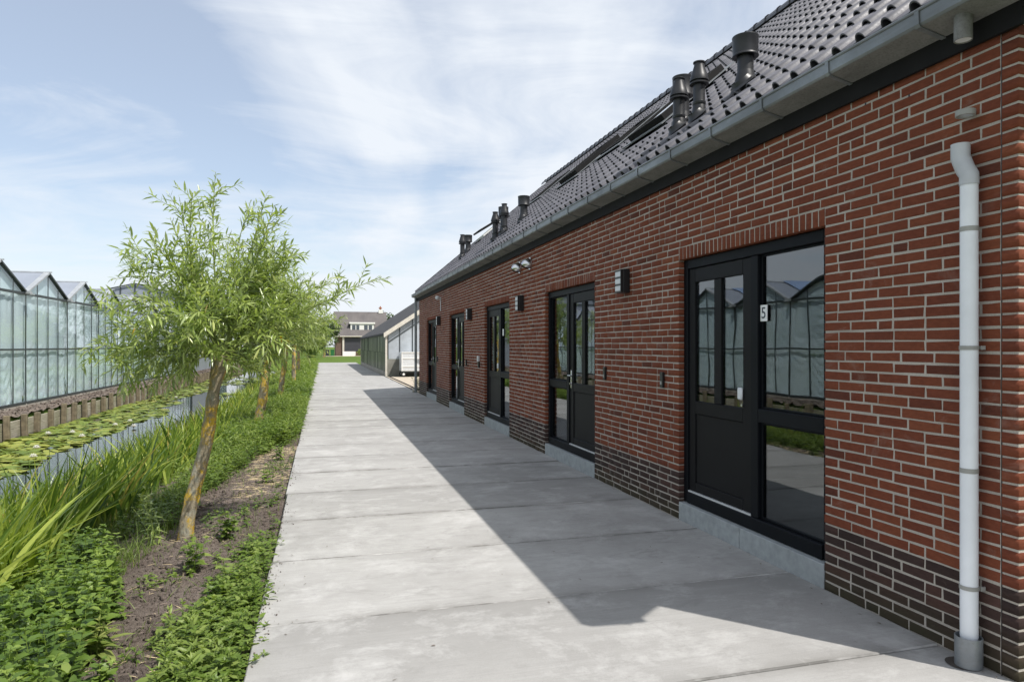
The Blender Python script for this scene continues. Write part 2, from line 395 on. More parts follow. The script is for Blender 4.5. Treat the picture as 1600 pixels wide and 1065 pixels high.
t = NT('willow_bark'); t.bsdf(0.92, 0, 0.2); v = t.pos((1, 1, 0.35))
f = t.noise(v, 34, 6, 0.7, 0.5); g = t.noise(t.pos((1, 1, 0.8)), 7, 5, 0.62, 0.3)
c = t.ramp(f, [(0.25, (0.13, 0.105, 0.07)), (0.5, (0.29, 0.245, 0.17)), (0.75, (0.43, 0.375, 0.27))])
lich = t.math('MULTIPLY', t.ramp(g, [(0.46, 0.0), (0.56, 1.0)]), t.ramp(t.noise(t.pos(), 48, 5, 0.75), [(0.40, 0.0), (0.50, 1.0)]))
c = t.mix(lich, c, (0.56, 0.37, 0.04))
g2 = t.noise(t.pos((1, 1, 0.6)), 11, 5)
c = t.mix(t.ramp(g2, [(0.56, 0.0), (0.68, 0.6)]), c, (0.36, 0.37, 0.31))
t.l(c, t.b.inputs['Base Color']); t.bump(f, 0.9, 0.02)

# ------------------------------------------------------------------ object helpers
def tag(o, label=None, cat=None, group=None, kind=None):
    if label: o['label'] = label
    if cat: o['category'] = cat
    if group: o['group'] = group
    if kind: o['kind'] = kind
    return o
def empty(name, loc=(0, 0, 0), rz=0.0):
    o = bpy.data.objects.new(name, None); o.location = loc; o.rotation_euler = (0, 0, rz)
    o.empty_display_size = 0.2
    COL.objects.link(o); return o
def link_mesh(name, me, parent=None, loc=None):
    o = bpy.data.objects.new(name, me); COL.objects.link(o)
    if loc is not None: o.location = loc
    if parent is not None: o.parent = parent
    return o
def np_mesh(name, V, F, mat, tint=None, smooth=False):
    """V (n,3), F (m,3) or (m,4) arrays"""
    me = bpy.data.meshes.new(name)
    V = np.asarray(V, dtype=np.float32).reshape(-1, 3); F = np.asarray(F, dtype=np.int32)
    k = F.shape[1]
    me.vertices.add(len(V)); me.vertices.foreach_set('co', V.ravel())
    me.loops.add(F.size); me.loops.foreach_set('vertex_index', F.ravel())
    me.polygons.add(len(F)); me.polygons.foreach_set('loop_start', np.arange(0, F.size, k, dtype=np.int32))
    if smooth: me.polygons.foreach_set('use_smooth', np.ones(len(F), dtype=bool))
    if tint is not None:
        a = me.attributes.new('tint', 'FLOAT', 'POINT'); a.data.foreach_set('value', np.asarray(tint, dtype=np.float32))
    me.update(calc_edges=True); me.validate()
    me.materials.append(MATS[mat])
    return me
class MB:
    def __init__(s): s.v = []; s.f = []; s.t = []
    def add(s, vs, fs, tint=0.5):
        n = len(s.v); s.v += [tuple(v) for v in vs]; s.f += [tuple(i + n for i in f) for f in fs]; s.t += [tint] * len(vs)
    def box(s, x0, x1, y0, y1, z0, z1, tint=0.5):
        s.add([(x0, y0, z0), (x1, y0, z0), (x1, y1, z0), (x0, y1, z0), (x0, y0, z1), (x1, y0, z1), (x1, y1, z1), (x0, y1, z1)],
              [(0, 3, 2, 1), (4, 5, 6, 7), (0, 1, 5, 4), (1, 2, 6, 5), (2, 3, 7, 6), (3, 0, 4, 7)], tint)
    def cbox(s, x0, x1, y0, y1, z0, z1, c=0.004, tint=0.5):
        """box with chamfered edges"""
        vs = []
        X = (x0, x0 + c, x1 - c, x1); Y = (y0, y0 + c, y1 - c, y1); Z = (z0, z0 + c, z1 - c, z1)
        idx = {}
        def vid(a, b, d):
            if (a, b, d) not in idx: idx[(a, b, d)] = len(vs); vs.append((X[a], Y[b], Z[d]))
            return idx[(a, b, d)]
        fs = []
        for d in (0, 3):
            q = [vid(1, 1, d), vid(2, 1, d), vid(2, 2, d), vid(1, 2, d)]; fs.append(q if d else q[::-1])
            q = [vid(1, d, 1), vid(2, d, 1), vid(2, d, 2), vid(1, d, 2)]; fs.append(q[::-1] if d else q)
            q = [vid(d, 1, 1), vid(d, 2, 1), vid(d, 2, 2), vid(d, 1, 2)]; fs.append(q if d else q[::-1])
        I = {0: 1, 3: 2}
        for a in (0, 3):
            for b in (0, 3):
                fs.append((vid(a, I[b], 1), vid(a, I[b], 2), vid(I[a], b, 2), vid(I[a], b, 1)))
                fs.append((vid(a, 1, I[b]), vid(a, 2, I[b]), vid(I[a], 2, b), vid(I[a], 1, b)))
                fs.append((vid(1, a, I[b]), vid(2, a, I[b]), vid(2, I[a], b), vid(1, I[a], b)))
                for d in (0, 3):
                    fs.append((vid(a, I[b], I[d]), vid(I[a], b, I[d]), vid(I[a], I[b], d)))
        s.add(vs, fs, tint)
    def tube(s, pts, rad, n=12, cap=True, tint=0.5):
        """swept round tube through pts with radius (number or list)"""
        pts = [Vector(p) for p in pts]
        if isinstance(rad, (int, float)): rad = [rad] * len(pts)
        vs = []; fs = []
        up = None
        for i, p in enumerate(pts):
            d = (pts[min(i + 1, len(pts) - 1)] - pts[max(i - 1, 0)]).normalized()
            if up is None:
                up = Vector((0, 0, 1)) if abs(d.z) < 0.9 else Vector((1, 0, 0))
            a = (up - d * up.dot(d)).normalized(); up = a; b = d.cross(a)
            for k in range(n):
                q = 2 * math.pi * k / n
                vs.append(p + (a * math.cos(q) + b * math.sin(q)) * rad[i])
        for i in range(len(pts) - 1):
            for k in range(n):
                fs.append((i * n + k, i * n + (k + 1) % n, (i + 1) * n + (k + 1) % n, (i + 1) * n + k))
        if cap:
            fs.append(tuple(range(n))[::-1]); m = (len(pts) - 1) * n; fs.append(tuple(range(m, m + n)))
        s.add(vs, fs, tint)
    def lathe(s, prof, origin=(0, 0, 0), n=20, tint=0.5):
        """profile [(r,z)...] about the vertical axis"""
        o = Vector(origin); vs = []; fs = []
        for r, z in prof:
            for k in range(n):
                q = 2 * math.pi * k / n; vs.append((o.x + r * math.cos(q), o.y + r * math.sin(q), o.z + z))
        for i in range(len(prof) - 1):
            for k in range(n):
                fs.append((i * n + k, i * n + (k + 1) % n, (i + 1) * n + (k + 1) % n, (i + 1) * n + k))
        s.add(vs, fs, tint)
    def prism(s, poly, axis, a0, a1, tint=0.5):
        """extrude a 2-D polygon along an axis: 'y' uses (x,z), 'x' uses (y,z), 'z' uses (x,y)"""
        n = len(poly)
        def pt(p, a):
            return {'y': (p[0], a, p[1]), 'x': (a, p[0], p[1]), 'z': (p[0], p[1], a)}[axis]
        vs = [pt(p, a0) for p in poly] + [pt(p, a1) for p in poly]
        fs = [tuple(range(n))[::-1], tuple(range(n, 2 * n))] + [(i, (i + 1) % n, n + (i + 1) % n, n + i) for i in range(n)]
        s.add(vs, fs, tint)
    def mesh(s, name, mat, smooth=False):
        me = bpy.data.meshes.new(name); me.from_pydata(s.v, [], s.f)
        a = me.attributes.new('tint', 'FLOAT', 'POINT'); a.data.foreach_set('value', np.asarray(s.t, dtype=np.float32))
        me.update(); me.materials.append(MATS[mat])
        import bmesh
        bm = bmesh.new(); bm.from_mesh(me); bmesh.ops.recalc_face_normals(bm, faces=bm.faces)
        bm.to_mesh(me); bm.free()
        if smooth:
            me.polygons.foreach_set('use_smooth', np.ones(len(me.polygons), dtype=bool))
            try: me.set_sharp_from_angle(angle=R(38))
            except Exception: pass
        return me
    def build(s, name, mat, parent=None, smooth=False, loc=None):
        return link_mesh(name, s.mesh(name, mat, smooth), parent, loc)
def quick(name, mat, parent, *boxes, c=0.0):
    m = MB()
    for b in boxes:
        if c: m.cbox(*b, c)
        else: m.box(*b)
    return m.build(name, mat, parent)

def vnoise(x, y, seed=0):
    """cheap smooth value noise on arrays"""
    x = np.asarray(x, float); y = np.asarray(y, float)
    xi = np.floor(x).astype(int); yi = np.floor(y).astype(int); xf = x - xi; yf = y - yi
    def h(a, b):
        n = (a * 374761393 + b * 668265263 + seed * 1442695041) & 0x7fffffff
        n = (n ^ (n >> 13)) * 1274126177 & 0x7fffffff
        return ((n ^ (n >> 16)) & 0xffff) / 65535.0
    u = xf * xf * (3 - 2 * xf); w = yf * yf * (3 - 2 * yf)
    return (h(xi, yi) * (1 - u) + h(xi + 1, yi) * u) * (1 - w) + (h(xi, yi + 1) * (1 - u) + h(xi + 1, yi + 1) * u) * w

# ------------------------------------------------------------------ terrain
WATER_Z = -0.63
PATH_L = -0.36
def bank_z(x, y):
    """height of the near bank between the path edge and the water"""
    x = np.asarray(x, float); y = np.asarray(y, float)
    xs = np.array([-3.9, -3.3, -2.7, -2.1, -1.5, -0.9, -0.45, -0.30])
    zs = np.array([-1.05, -0.72, -0.50, -0.33, -0.19, -0.10, -0.06, -0.06])
    z = np.interp(x, xs, zs)
    amp = np.clip((-0.42 - x) / 0.4, 0.0, 1.0)
    z = z + amp * (0.07 * (vnoise(x * 2.1, y * 2.1, 3) - 0.5) + 0.05 * (vnoise(x * 6, y * 6, 5) - 0.5) + 0.045 * (vnoise(x * 14, y * 14, 8) - 0.5))
    return z
# the ground sheet: one mesh with the ditch pressed into it, running to the horizon
gx = [-900, -60, -7.30, -7.27, -3.85, -3.3, -2.7, -2.1, -1.5, -0.9, -0.45, -0.30, 3.0, 60, 900]
gz = [-0.15, -0.15, -0.15, -1.4, -1.4, -0.80, -0.58, -0.41, -0.27, -0.18, -0.14, -0.16, -0.16, -0.12, -0.12]
ys = [-120, 0, 74, 77, 140, 900]
V = []; F = []
for j, yy in enumerate(ys):
    for i, xx in enumerate(gx):
        V.append((xx, yy, gz[i] if yy < 75 else -0.10))
n = len(gx)
for j in range(len(ys) - 1):
    for i in range(n - 1): F.append((j * n + i, j * n + i + 1, (j + 1) * n + i + 1, (j + 1) * n + i))
tag(link_mesh('ground', np_mesh('ground', V, F, 'grass_ground')), 'green lawn and ground running to the horizon', 'ground', kind='structure')
m = MB(); m.box(-7.4, -2.6, -40, 75.6, WATER_Z - 0.02, WATER_Z)
tag(m.build('water', 'water'), 'still dark water of the ditch with sky reflections', 'water', kind='structure')
# near bank: finely lumped soil
def grid_sheet(name, x0, x1, y0, y1, st, zf, mat):
    X = np.arange(x0, x1 + st * 0.5, st); Y = np.arange(y0, y1 + st * 0.5, st)
    gxx, gyy = np.meshgrid(X, Y); z = zf(gxx, gyy)
    V = np.stack([gxx, gyy, z], -1).reshape(-1, 3); nx = len(X); ny = len(Y)
    i, j = np.meshgrid(np.arange(nx - 1), np.arange(ny - 1)); a = (j * nx + i).ravel()
    F = np.stack([a, a + 1, a + nx + 1, a + nx], -1)
    return link_mesh(name, np_mesh(name, V, F, mat, smooth=True))
tag(grid_sheet('bank_soil', -3.86, -0.34, -1.0, 14.0, 0.035, bank_z, 'soil'), 'lumpy brown soil of the bank beside the near path', 'soil', kind='structure')
tag(grid_sheet('bank_soil', -3.86, -0.34, 14.0, 74.0, 0.16, lambda x, y: bank_z(x, y) - 0.006 * (y < 14.1), 'soil'), 'soil of the far bank running along the path', 'soil', kind='structure')
# soil strip behind the plank revetment
tag(grid_sheet('bank_soil', -7.90, -7.215, -5.0, 74.0, 0.11,
    lambda x, y: -0.175 + 0.09 * vnoise(x * 5, y * 5, 2) + 0.10 * (-(x + 7.26)) * 1.0, 'leaf_litter'), 'litter covered soil strip between greenhouse and revetment', 'soil', kind='structure')

# ------------------------------------------------------------------ path of concrete slabs
path = empty('path'); tag(path, 'concrete slab path beside the brick building', 'path', kind='structure')
quick('path_bed', 'joint_fill', path, (PATH_L + 0.01, 3.19, -9.0, 66.2, -0.16, -0.011))
SL = 1.215
for k in range(-8, 53):
    y0 = 2.91 + k * SL; y1 = y0 + SL - 0.006
    xr = 3.187 if y0 < 24 else 3.187 + random.uniform(-0.01, 0.02)
    jl = random.uniform(-0.012, 0.012)
    m = MB(); m.cbox(PATH_L + jl - 0.0004 * max(0, y0), xr, y0, y1, -0.13, random.uniform(-0.0025, 0.0025), 0.006)
    m.build('slab', 'concrete', path)
# apron of beige pavers between the building and the old glasshouse
yard = quick('yard_paving', 'yard_paving', None, (3.26, 12.0, 24.2, 36.2, -0.15, -0.02))
tag(yard, 'beige paved yard between the building and the old glasshouse', 'paving', kind='structure')

# ------------------------------------------------------------------ the brick building
WX = 3.19                      # face of the long wall
Y_NEAR, Y_FAR = 2.475, 23.09   # its two corners
Y_SEAM = 2.562                 # open joint beside the gable leaf
HC = 0.0628                    # one course
PITCH = R(40.5); TP = math.tan(PITCH)
XE, ZE = 3.08, 3.425           # eave of the tiles
XR = 7.75; ZR = ZE + (XR - XE) * TP
XB = 2 * XR - WX
ROOF_Y0, ROOF_Y1 = 1.955, 23.53
UNITS = [(3.775, False), (7.70, True), (11.60, False), (15.55, True), (19.50, True)]   # (near edge, window on the far side?)
UW = 1.90; OP_Z0 = 0.165; OP_Z1 = 38 * HC

bld = empty('brick_building', (WX, Y_NEAR, 0))
tag(bld, 'long red brick building with grey tiled roof and five black entrances', 'building')
def under(o, parent=None):
    """parent o (built in world coordinates) keeping its place"""
    o.parent = parent if parent is not None else bld
    if parent is None: o.matrix_parent_inverse = (Matrix.Translation(bld.location)).inverted()
    return o

# mortar body of the walls, with the door openings left out
m = MB(); e = 0.007
edges = [Y_SEAM + 0.004]
for y0, _ in UNITS: edges += [y0 - e, y0 + UW + e]
edges.append(Y_FAR - e)
XM = WX + 0.0032
for i in range(0, len(edges), 2):
    m.box(XM, WX + 0.11, edges[i], edges[i + 1], -0.1, 3.30)
for y0, _ in UNITS:
    m.box(XM, WX + 0.11, y0 - e, y0 + UW + e, OP_Z1 + e, 3.30)
# near gable leaf, far gable and back wall
def gable_poly(x0, x1):
    zt = lambda x: ZE - 0.10 + (min(x, 2 * XR - x) - XE) * TP
    return [(x0, -0.1), (x1, -0.1), (x1, zt(x1)), (XR, zt(XR)), (x0, zt(x0))]
m.prism(gable_poly(XM, XB - 0.01), 'y', Y_NEAR + 0.0032, Y_NEAR + 0.083)
m.prism(gable_poly(WX + 0.12, XB - 0.02), 'y', Y_FAR - 0.2, Y_FAR - e)
m.box(XB - 0.2, XB, Y_NEAR + 0.09, Y_FAR - 0.21, -0.1, 3.30)
wall = under(m.build('wall', 'mortar'))

# bricks
def brick_verts(L, H, D, rnd):
    """one brick, face towards -x at x=0, running +y and +z; edges worn back"""
    c = 0.0032
    j = lambda a: rnd.uniform(-a, a)
    v = [(D, 0, 0), (D, L, 0), (D, L, H), (D, 0, H)]
    v += [(c + j(.0015), 0 + j(.0022), 0 + j(.0026)), (c + j(.0015), L + j(.0022), 0 + j(.0026)), (c + j(.0015), L + j(.0022), H + j(.0026)), (c + j(.0015), 0 + j(.0022), H + j(.0026))]
    b = c + 0.0005
    v += [(j(.0012), b, b), (j(.0012), L - b, b), (j(.0012), L - b, H - b), (j(.0012), b, H - b)]
    f = [(8, 11, 10, 9), (4, 8, 9, 5), (5, 9, 10, 6), (6, 10, 11, 7), (7, 11, 8, 4),
         (0, 4, 5, 1), (1, 5, 6, 2), (2, 6, 7, 3), (3, 7, 4, 0)]
    return v, f
bricks = []     # (y, z, L, H, dark, proud)
rb = random.Random(3)
BL, JO = 0.2065, 0.0115
def course_runs(z0, z1):
    """stretches of wall not taken by an opening at this height"""
    runs = [(Y_SEAM + 0.006, Y_FAR)]
    for y0, _ in UNITS:
        if z1 > OP_Z0 - 0.2 and z0 < OP_Z1 - 0.01:
            a, b = y0, y0 + UW
        elif z0 < OP_Z1 + 2 * HC - 0.01 and z1 > OP_Z1:
            a, b = y0 - 0.005, y0 + UW + 0.005
        else: continue
        new = []
        for p, q in runs:
            if b <= p or a >= q: new.append((p, q)); continue
            if a - p > 0.02: new.append((p, a))
            if q - b > 0.02: new.append((b, q))
        runs = new
    return runs
for k in range(-1, 51):
    z0 = k * HC + 0.001; h = HC - 0.0120
    for (a, b) in course_runs(z0, z0 + h):
        y = a
        first = True
        while y < b - 0.004:
            L = BL if rb.random() > 0.13 else 0.098
            if first: L = (BL if rb.random() < 0.8 else 0.15) if k % 2 else rb.choice((0.098, 0.098, 0.15)); first = False
            if b - (y + L) < 0.055: L = b - y
            if L > 0.235: L = L / 2 - JO / 2
            L = max(0.02, L + rb.uniform(-0.002, 0.002)) if b - (y + L) > 0.01 else L
            bricks.append((y, z0 + rb.uniform(-0.0012, 0.0012), L, h, k < 7 - 0 , rb.uniform(-0.0015, 0.0025)))
            y += L + JO + rb.uniform(-0.0018, 0.0022)
# rowlock courses above the openings
for y0, _ in UNITS:
    nb = int(round(UW / 0.0633)); st = UW / nb
    for i in range(nb):
        bricks.append((y0 + i * st + 0.001, OP_Z1 + 0.004, st - 0.0115, 2 * HC - 0.0165, False, rb.uniform(-0.001, 0.0025)))
WEEP = [(3.42, 3.045), (4.88, 2.98), (3.10, 3.0)]
def shows(b):
    p = proj(WX, b[0] + b[2] / 2, b[1] + b[3] / 2)
    if p is None or not in_frame(WX, b[0] + b[2] / 2, b[1] + b[3] / 2, 30) or b[1] < -0.05: return 0
    return b[2] * b[3] / p[2] ** 2 * (WX / math.hypot(WX, b[0]))
order = sorted(range(len(bricks)), key=lambda i: -shows(bricks[i]))
single = set(order[:300])
rest = {True: ([], [], []), False: ([], [], [])}
for i, (y, z, L, H, dk, pr) in enumerate(bricks):
    v, f = brick_verts(L, H, 0.10, rb)
    tint = min(1, max(0, rb.gauss(0.5, 0.17)))
    if not dk and rb.random() < 0.03: tint = 0.0
    if dk and rb.random() < 0.10: tint = 1.0
    if i in single:
        me = bpy.data.meshes.new('brick'); me.from_pydata(v, [], f)
        a = me.attributes.new('tint', 'FLOAT', 'POINT'); a.data.foreach_set('value', [tint] * len(v))
        me.materials.append(MATS['brick_dark' if dk else 'brick_red'])
        o = link_mesh('brick', me, wall)
        o.location = (WX - pr, y, z)
    else:
        V, F, T = rest[dk]; n0 = len(V)
        V += [(WX - pr + a, y + b, z + c) for a, b, c in v]; F += [tuple(q + n0 for q in g) for g in f]; T += [tint] * len(v)
# gable bricks (face towards -y), the sun-lit end of the building
def gable_top(x): return ZE - 0.10 + (min(x, 2 * XR - x) - XE) * TP
for k in range(-1, 120):
    z0 = k * HC + 0.001; h = HC - 0.0120
    x = WX - 0.0 if k % 2 else WX
    if z0 > ZR: break
    while x < XB:
        L = BL if rb.random() > 0.2 else 0.098
        if x == WX: L = BL if k % 2 else 0.098
        x1 = min(x + L, XB)
        if min(gable_top(x), gable_top(x1)) > z0 + h and x1 - x > 0.03:
            v, f = brick_verts(x1 - x, h, 0.085, rb)
            dk = k < 7
            V, F, T = rest[dk]; n0 = len(V); pr = rb.uniform(-0.001, 0.002)
            V += [(x1 - b, Y_NEAR + a - pr, z0 + c) for a, b, c in v]
            F += [tuple(q + n0 for q in g) for g in f]
            T += [min(1, max(0, rb.gauss(0.42, 0.2)))] * len(v)
        x = x1 + JO
for dk in (False, True):
    V, F, T = rest[dk]
    o = under(link_mesh('brickwork', np_mesh('brickwork', V, F, 'brick_dark' if dk else 'brick_red', T)), wall)
    o['kind'] = 'stuff'
# open weep joints near the eave: dark slots where the mortar is missing
for (yy, zz) in WEEP:
    under(quick('weep_hole', 'black_plastic', None, (WX + 0.0015, WX + 0.02, yy, yy + 0.011, zz, zz + HC - 0.014)), wall)

# the open joint beside the gable leaf
under(quick('open_joint', 'black_plastic', None, (WX + 0.004, WX + 0.06, Y_SEAM - 0.0035, Y_SEAM + 0.0035, -0.05, 3.1)), wall)
# stone sills
for y0, _ in UNITS:
    half = UW / 2
    for i in range(2):
        m = MB(); m.cbox(WX - 0.004, WX + 0.16, y0 + 0.003 + i * half, y0 + (i + 1) * half - 0.004, -0.08, OP_Z0 - 0.004, 0.004)
        under(m.build('sill', 'sill_stone'))

# rooms behind the glass
m = MB()
m.box(WX + 0.40, 6.6, Y_NEAR + 0.2, Y_FAR - 0.3, 0.05, 0.12)
under(m.build('interior_floor', 'interior_floor'))
m = MB(); m.box(WX + 0.12, 6.6, Y_NEAR + 0.2, Y_FAR - 0.3, 2.75, 2.82); m.box(6.6, 6.7, Y_NEAR + 0.2, Y_FAR - 0.3, 0.05, 2.82)
for y0, _ in UNITS: m.box(WX + 0.12, 6.6, y0 + 2.75, y0 + 2.85, 0.121, 2.749)
under(m.build('interior_wall', 'plaster'))

def unit(y0, flip, idx):
    """one entrance: sidelight and door in a common black frame. y runs from the near jamb; flip puts the window on the far side"""
    xa, xb = WX + 0.050, WX + 0.135
    def Y(a): return y0 + (UW - a if flip else a)
    def bx(mb, a, b, z0, z1, x0=xa, x1=xb, c=0.005):
        p, q = sorted((Y(a), Y(b))); mb.cbox(x0, x1, p, q, z0, z1, c)
    fr = MB()
    bx(fr, 0.002, 0.07, OP_Z0 + 0.001, OP_Z1 - 0.003)
    bx(fr, UW - 0.07, UW - 0.002, OP_Z0 + 0.001, OP_Z1 - 0.003)
    bx(fr, 0.0715, UW - 0.0715, OP_Z1 - 0.085, OP_Z1 - 0.003)
    bx(fr, 0.0715, UW - 0.0715, OP_Z0 + 0.001, OP_Z0 + 0.10, xa - 0.012, xb)
    bx(fr, 0.785, 0.875, OP_Z0 + 0.1015, OP_Z1 - 0.0865)
    bx(fr, 0.0715, 0.7835, 1.01, 1.115)
    frame = under(fr.build('entrance_frame', 'frame_paint'))
    # glazing beads and panes of the sidelight
    for (z0, z1) in ((1.115, OP_Z1 - 0.0865), (OP_Z0 + 0.1015, 1.01)):
        bd = MB(); w = 0.016
        xx0, xx1 = xa + 0.03, xa + 0.052
        bx(bd, 0.0712, 0.0712 + w, z0 + .0005, z1 - .0005, xx0, xx1, 0.003); bx(bd, 0.7833 - w, 0.7833, z0 + .0005, z1 - .0005, xx0, xx1, 0.003)
        bx(bd, 0.0712 + w + .0005, 0.7833 - w - .0005, z0 + .0005, z0 + w, xx0, xx1, 0.003); bx(bd, 0.0712 + w + .0005, 0.7833 - w - .0005, z1 - w, z1 - .0005, xx0, xx1, 0.003)
        under(bd.build('glazing_bead', 'frame_paint'), frame)
        p, q = sorted((Y(0.08), Y(0.776)))
        under(quick('pane', 'window_glass', None, (xa + 0.041, xa + 0.047, p, q, z0 + 0.008, z1 - 0.008)), frame)
    # the door leaf
    d0, d1 = 0.8765, UW - 0.0715
    z0, z1 = OP_Z0 + 0.116, OP_Z1 - 0.0875
    x0, x1 = xa + 0.016, xa + 0.070
    lf = MB()
    bx(lf, d0, d0 + 0.125, z0, z1, x0, x1); bx(lf, d1 - 0.10, d1, z0, z1, x0, x1)
    bx(lf, d0 + 0.1265, d1 - 0.1015, z1 - 0.125, z1, x0, x1)
    bx(lf, d0 + 0.1265, d1 - 0.1015, 0.985, 1.10, x0, x1)
    bx(lf, d0 + 0.1265, d1 - 0.1015, z0, z0 + 0.085, x0, x1)
    mid = (d0 + 0.1265 + d1 - 0.1015) / 2
    bx(lf, mid - 0.055, mid + 0.055, 1.1015, z1 - 0.1265, x0, x1)
    door = under(lf.build('door', 'door_paint'))
    pm = MB(); bx(pm, d0 + 0.127, d1 - 0.102, z0 + 0.0855, 0.9845, x0 + 0.012, x1 - 0.012, 0.004)
    under(pm.build('panel', 'door_paint'), door)
    for (a, b) in ((d0 + 0.127, mid - 0.0555), (mid + 0.0555, d1 - 0.102)):
        p, q = sorted((Y(a), Y(b)))
        under(quick('pane', 'window_glass', None, (x0 + 0.022, x0 + 0.028, p, q, 1.102, z1 - 0.127)), door)
    p, q = sorted((Y(d0 + 0.004), Y(d1 - 0.004)))
    under(quick('threshold', 'aluminium', None, (x0 - 0.014, x1, p, q, OP_Z0 + 0.1012, OP_Z0 + 0.1145)), door)
    # handle: long steel back plate, lever and cylinder, on the stile beside the mullion
    hy = Y(d0 + 0.06)
    hm = MB()
    if idx in (0, 2):
        # knob side: white rounded plate over the glass edge, small cylinder below
        ky = Y(d0 + 0.145); hm.cbox(x0 - 0.022, x0 + 0.001, ky - 0.030, ky + 0.030, 1.165, 1.265, 0.010)
        hk = under(hm.build('handle', 'white_plastic', smooth=True), door)
        m2 = MB(); m2.tube([(x0 - 0.02, Y(d0 + 0.115), 1.125), (x0 + 0.002, Y(d0 + 0.115), 1.125)], 0.013, 10); under(m2.build('lock_cylinder', 'steel', smooth=True), door)
        return frame
    hm.cbox(x0 - 0.010, x0 + 0.001, hy - 0.021, hy + 0.021, 1.03, 1.27, 0.003)
    hm.tube([(x0 - 0.010, hy, 1.20), (x0 - 0.052, hy, 1.20)], 0.010, 10)
    sgn = -1 if flip else 1
    hm.tube([(x0 - 0.052, hy - 0.008 * sgn, 1.20), (x0 - 0.052, hy + 0.115 * sgn, 1.20)], 0.0105, 10)
    hm.tube([(x0 - 0.008, hy, 1.09), (x0 - 0.028, hy, 1.09)], 0.015, 10)
    under(hm.build('handle', 'steel', smooth=True), door)
    # white latch plate seen through the glass
    ly = Y(d0 + 0.155)
    lm = MB(); lm.cbox(x0 + 0.032, x0 + 0.05, ly - 0.022, ly + 0.022, 1.13, 1.25, 0.008)
    under(lm.build('latch', 'white_plastic'), door)
    return frame
for i, (y0, fl) in enumerate(UNITS): unit(y0, fl, i)

# house number plates on the sidelights
def number_plate(y, z, w, h, digit, label):
    m = MB(); m.cbox(WX + 0.0725, WX + 0.0785, y - w / 2, y + w / 2, z - h / 2, z + h / 2, 0.001)
    p = m.build('number_plate', 'sign_white'); tag(p, label, 'sign')
    if digit:
        cu = bpy.data.curves.new('digit', 'FONT'); cu.body = digit; cu.size = h * 0.98; cu.align_x = 'CENTER'; cu.align_y = 'CENTER'
        cu.extrude = 0.0006; cu.space_character = 1.0
        tmp = bpy.data.objects.new('digit_tmp', cu); COL.objects.link(tmp)
        dg = bpy.context.evaluated_depsgraph_get(); me = bpy.data.meshes.new_from_object(tmp.evaluated_get(dg))
        bpy.data.objects.remove(tmp)
        me.materials.clear(); me.materials.append(MATS['sign_blue'])
        o = bpy.data.objects.new('digit', me); COL.objects.link(o); o.parent = p
        # letters face -x: local x -> -y , local y -> z
        o.matrix_world = Matrix(((0, 0, -1, WX + 0.0715), (-1, 0, 0, y), (0, 1, 0, z - h * 0.02), (0, 0, 0, 1)))
    return p
number_plate(3.775 + 0.742, 1.85, 0.082, 0.125, '5', 'white number plate reading 5 on the nearest sidelight')
number_plate(11.60 + 0.70, 1.85, 0.082, 0.125, None, 'small white plate on the glass of the third entrance')

# ------------------------------------------------------------------ roof
es = Vector((math.cos(PITCH), 0, math.sin(PITCH))); en = Vector((-math.sin(PITCH), 0, math.cos(PITCH)))
SLOPE = (XR - XE) / math.cos(PITCH)
m = MB()
th = 0.05
def roof_pt(s, y, n): return (XE + es.x * s + en.x * n, y, ZE + es.z * s + en.z * n)
a = [roof_pt(0.11, 0, -0.062), roof_pt(SLOPE, 0, -0.062)]
poly = [(a[0][0], a[0][2]), (XR, a[1][2]), (2 * XR - a[0][0], a[0][2]), (2 * XR - a[0][0], a[0][2] - 0.09), (XR, a[1][2] - 0.10), (a[0][0], a[0][2] - 0.09)]
m.prism(poly, 'y', ROOF_Y0 + 0.03, ROOF_Y1 - 0.03)
roof = under(m.build('roof', 'fascia_paint'))
TW, TE = 0.1955, 0.3045
def tile_arrays():
    us = np.array([0.0, 0.004, 0.013, 0.025, 0.036, 0.047, 0.059, 0.068, 0.072, 0.090, 0.145, 0.190, 0.1985])
    hs = np.array([0.004, 0.020, 0.034, 0.041, 0.0425, 0.041, 0.034, 0.020, 0.005, 0.0015, 0.000, 0.002, 0.006])
    roll = us < 0.0721
    rows = [(-0.035, 1.12, 0.0115), (-0.031, 1.17, 0.0135), (0.11, 1.0, 0.006), (TE + 0.02, 0.80, -0.006)]
    P = []
    for (s, k, n) in rows:
        for u, h in zip(us, hs): P.append((u, s, h * k + n))
    nu = len(us)
    # inner surface of the open lower end: a hollow under the roll, a thin lip under the pan
    for (s, n) in ((-0.035, 0.0115), (0.10, 0.004)):
        for u, h in zip(us, hs):
            if u < 0.0721: P.append((0.036 + (u - 0.036) * 0.86, s, max(h * 1.12 - 0.0075, -0.004) + n))
            else: P.append((u, s, h * 1.12 - 0.009 + n))
    F = []
    for r in range(3):
        for i in range(nu - 1): F.append((r * nu + i + 1, r * nu + i, (r + 1) * nu + i, (r + 1) * nu + i + 1))
    for i in range(nu - 1):
        F.append((4 * nu + i, i, i + 1, 4 * nu + i + 1) [::-1])
        F.append((4 * nu + i, 4 * nu + i + 1, 5 * nu + i + 1, 5 * nu + i))
    P = np.array(P); 
    # rotate into the roof's frame: u -> +y, s -> up slope, n -> normal
    W = np.outer(P[:, 0], (0, 1, 0)) + np.outer(P[:, 1], es) + np.outer(P[:, 2], en)
    return W, np.array(F)
TV, TF = tile_arrays()
WINS = [  # near y, far y, slope position of the lower edge, length up the slope, height of the raised frame
    (8.15, 9.18, 1.74, 1.18, 0.13), (11.05, 11.95, 2.66, 1.0, 0.07), (12.36, 13.32, 2.26, 1.18, 0.13), (16.1, 16.95, 2.90, 1.0, 0.07), (20.55, 21.45, 2.35, 1.0, 0.08)]
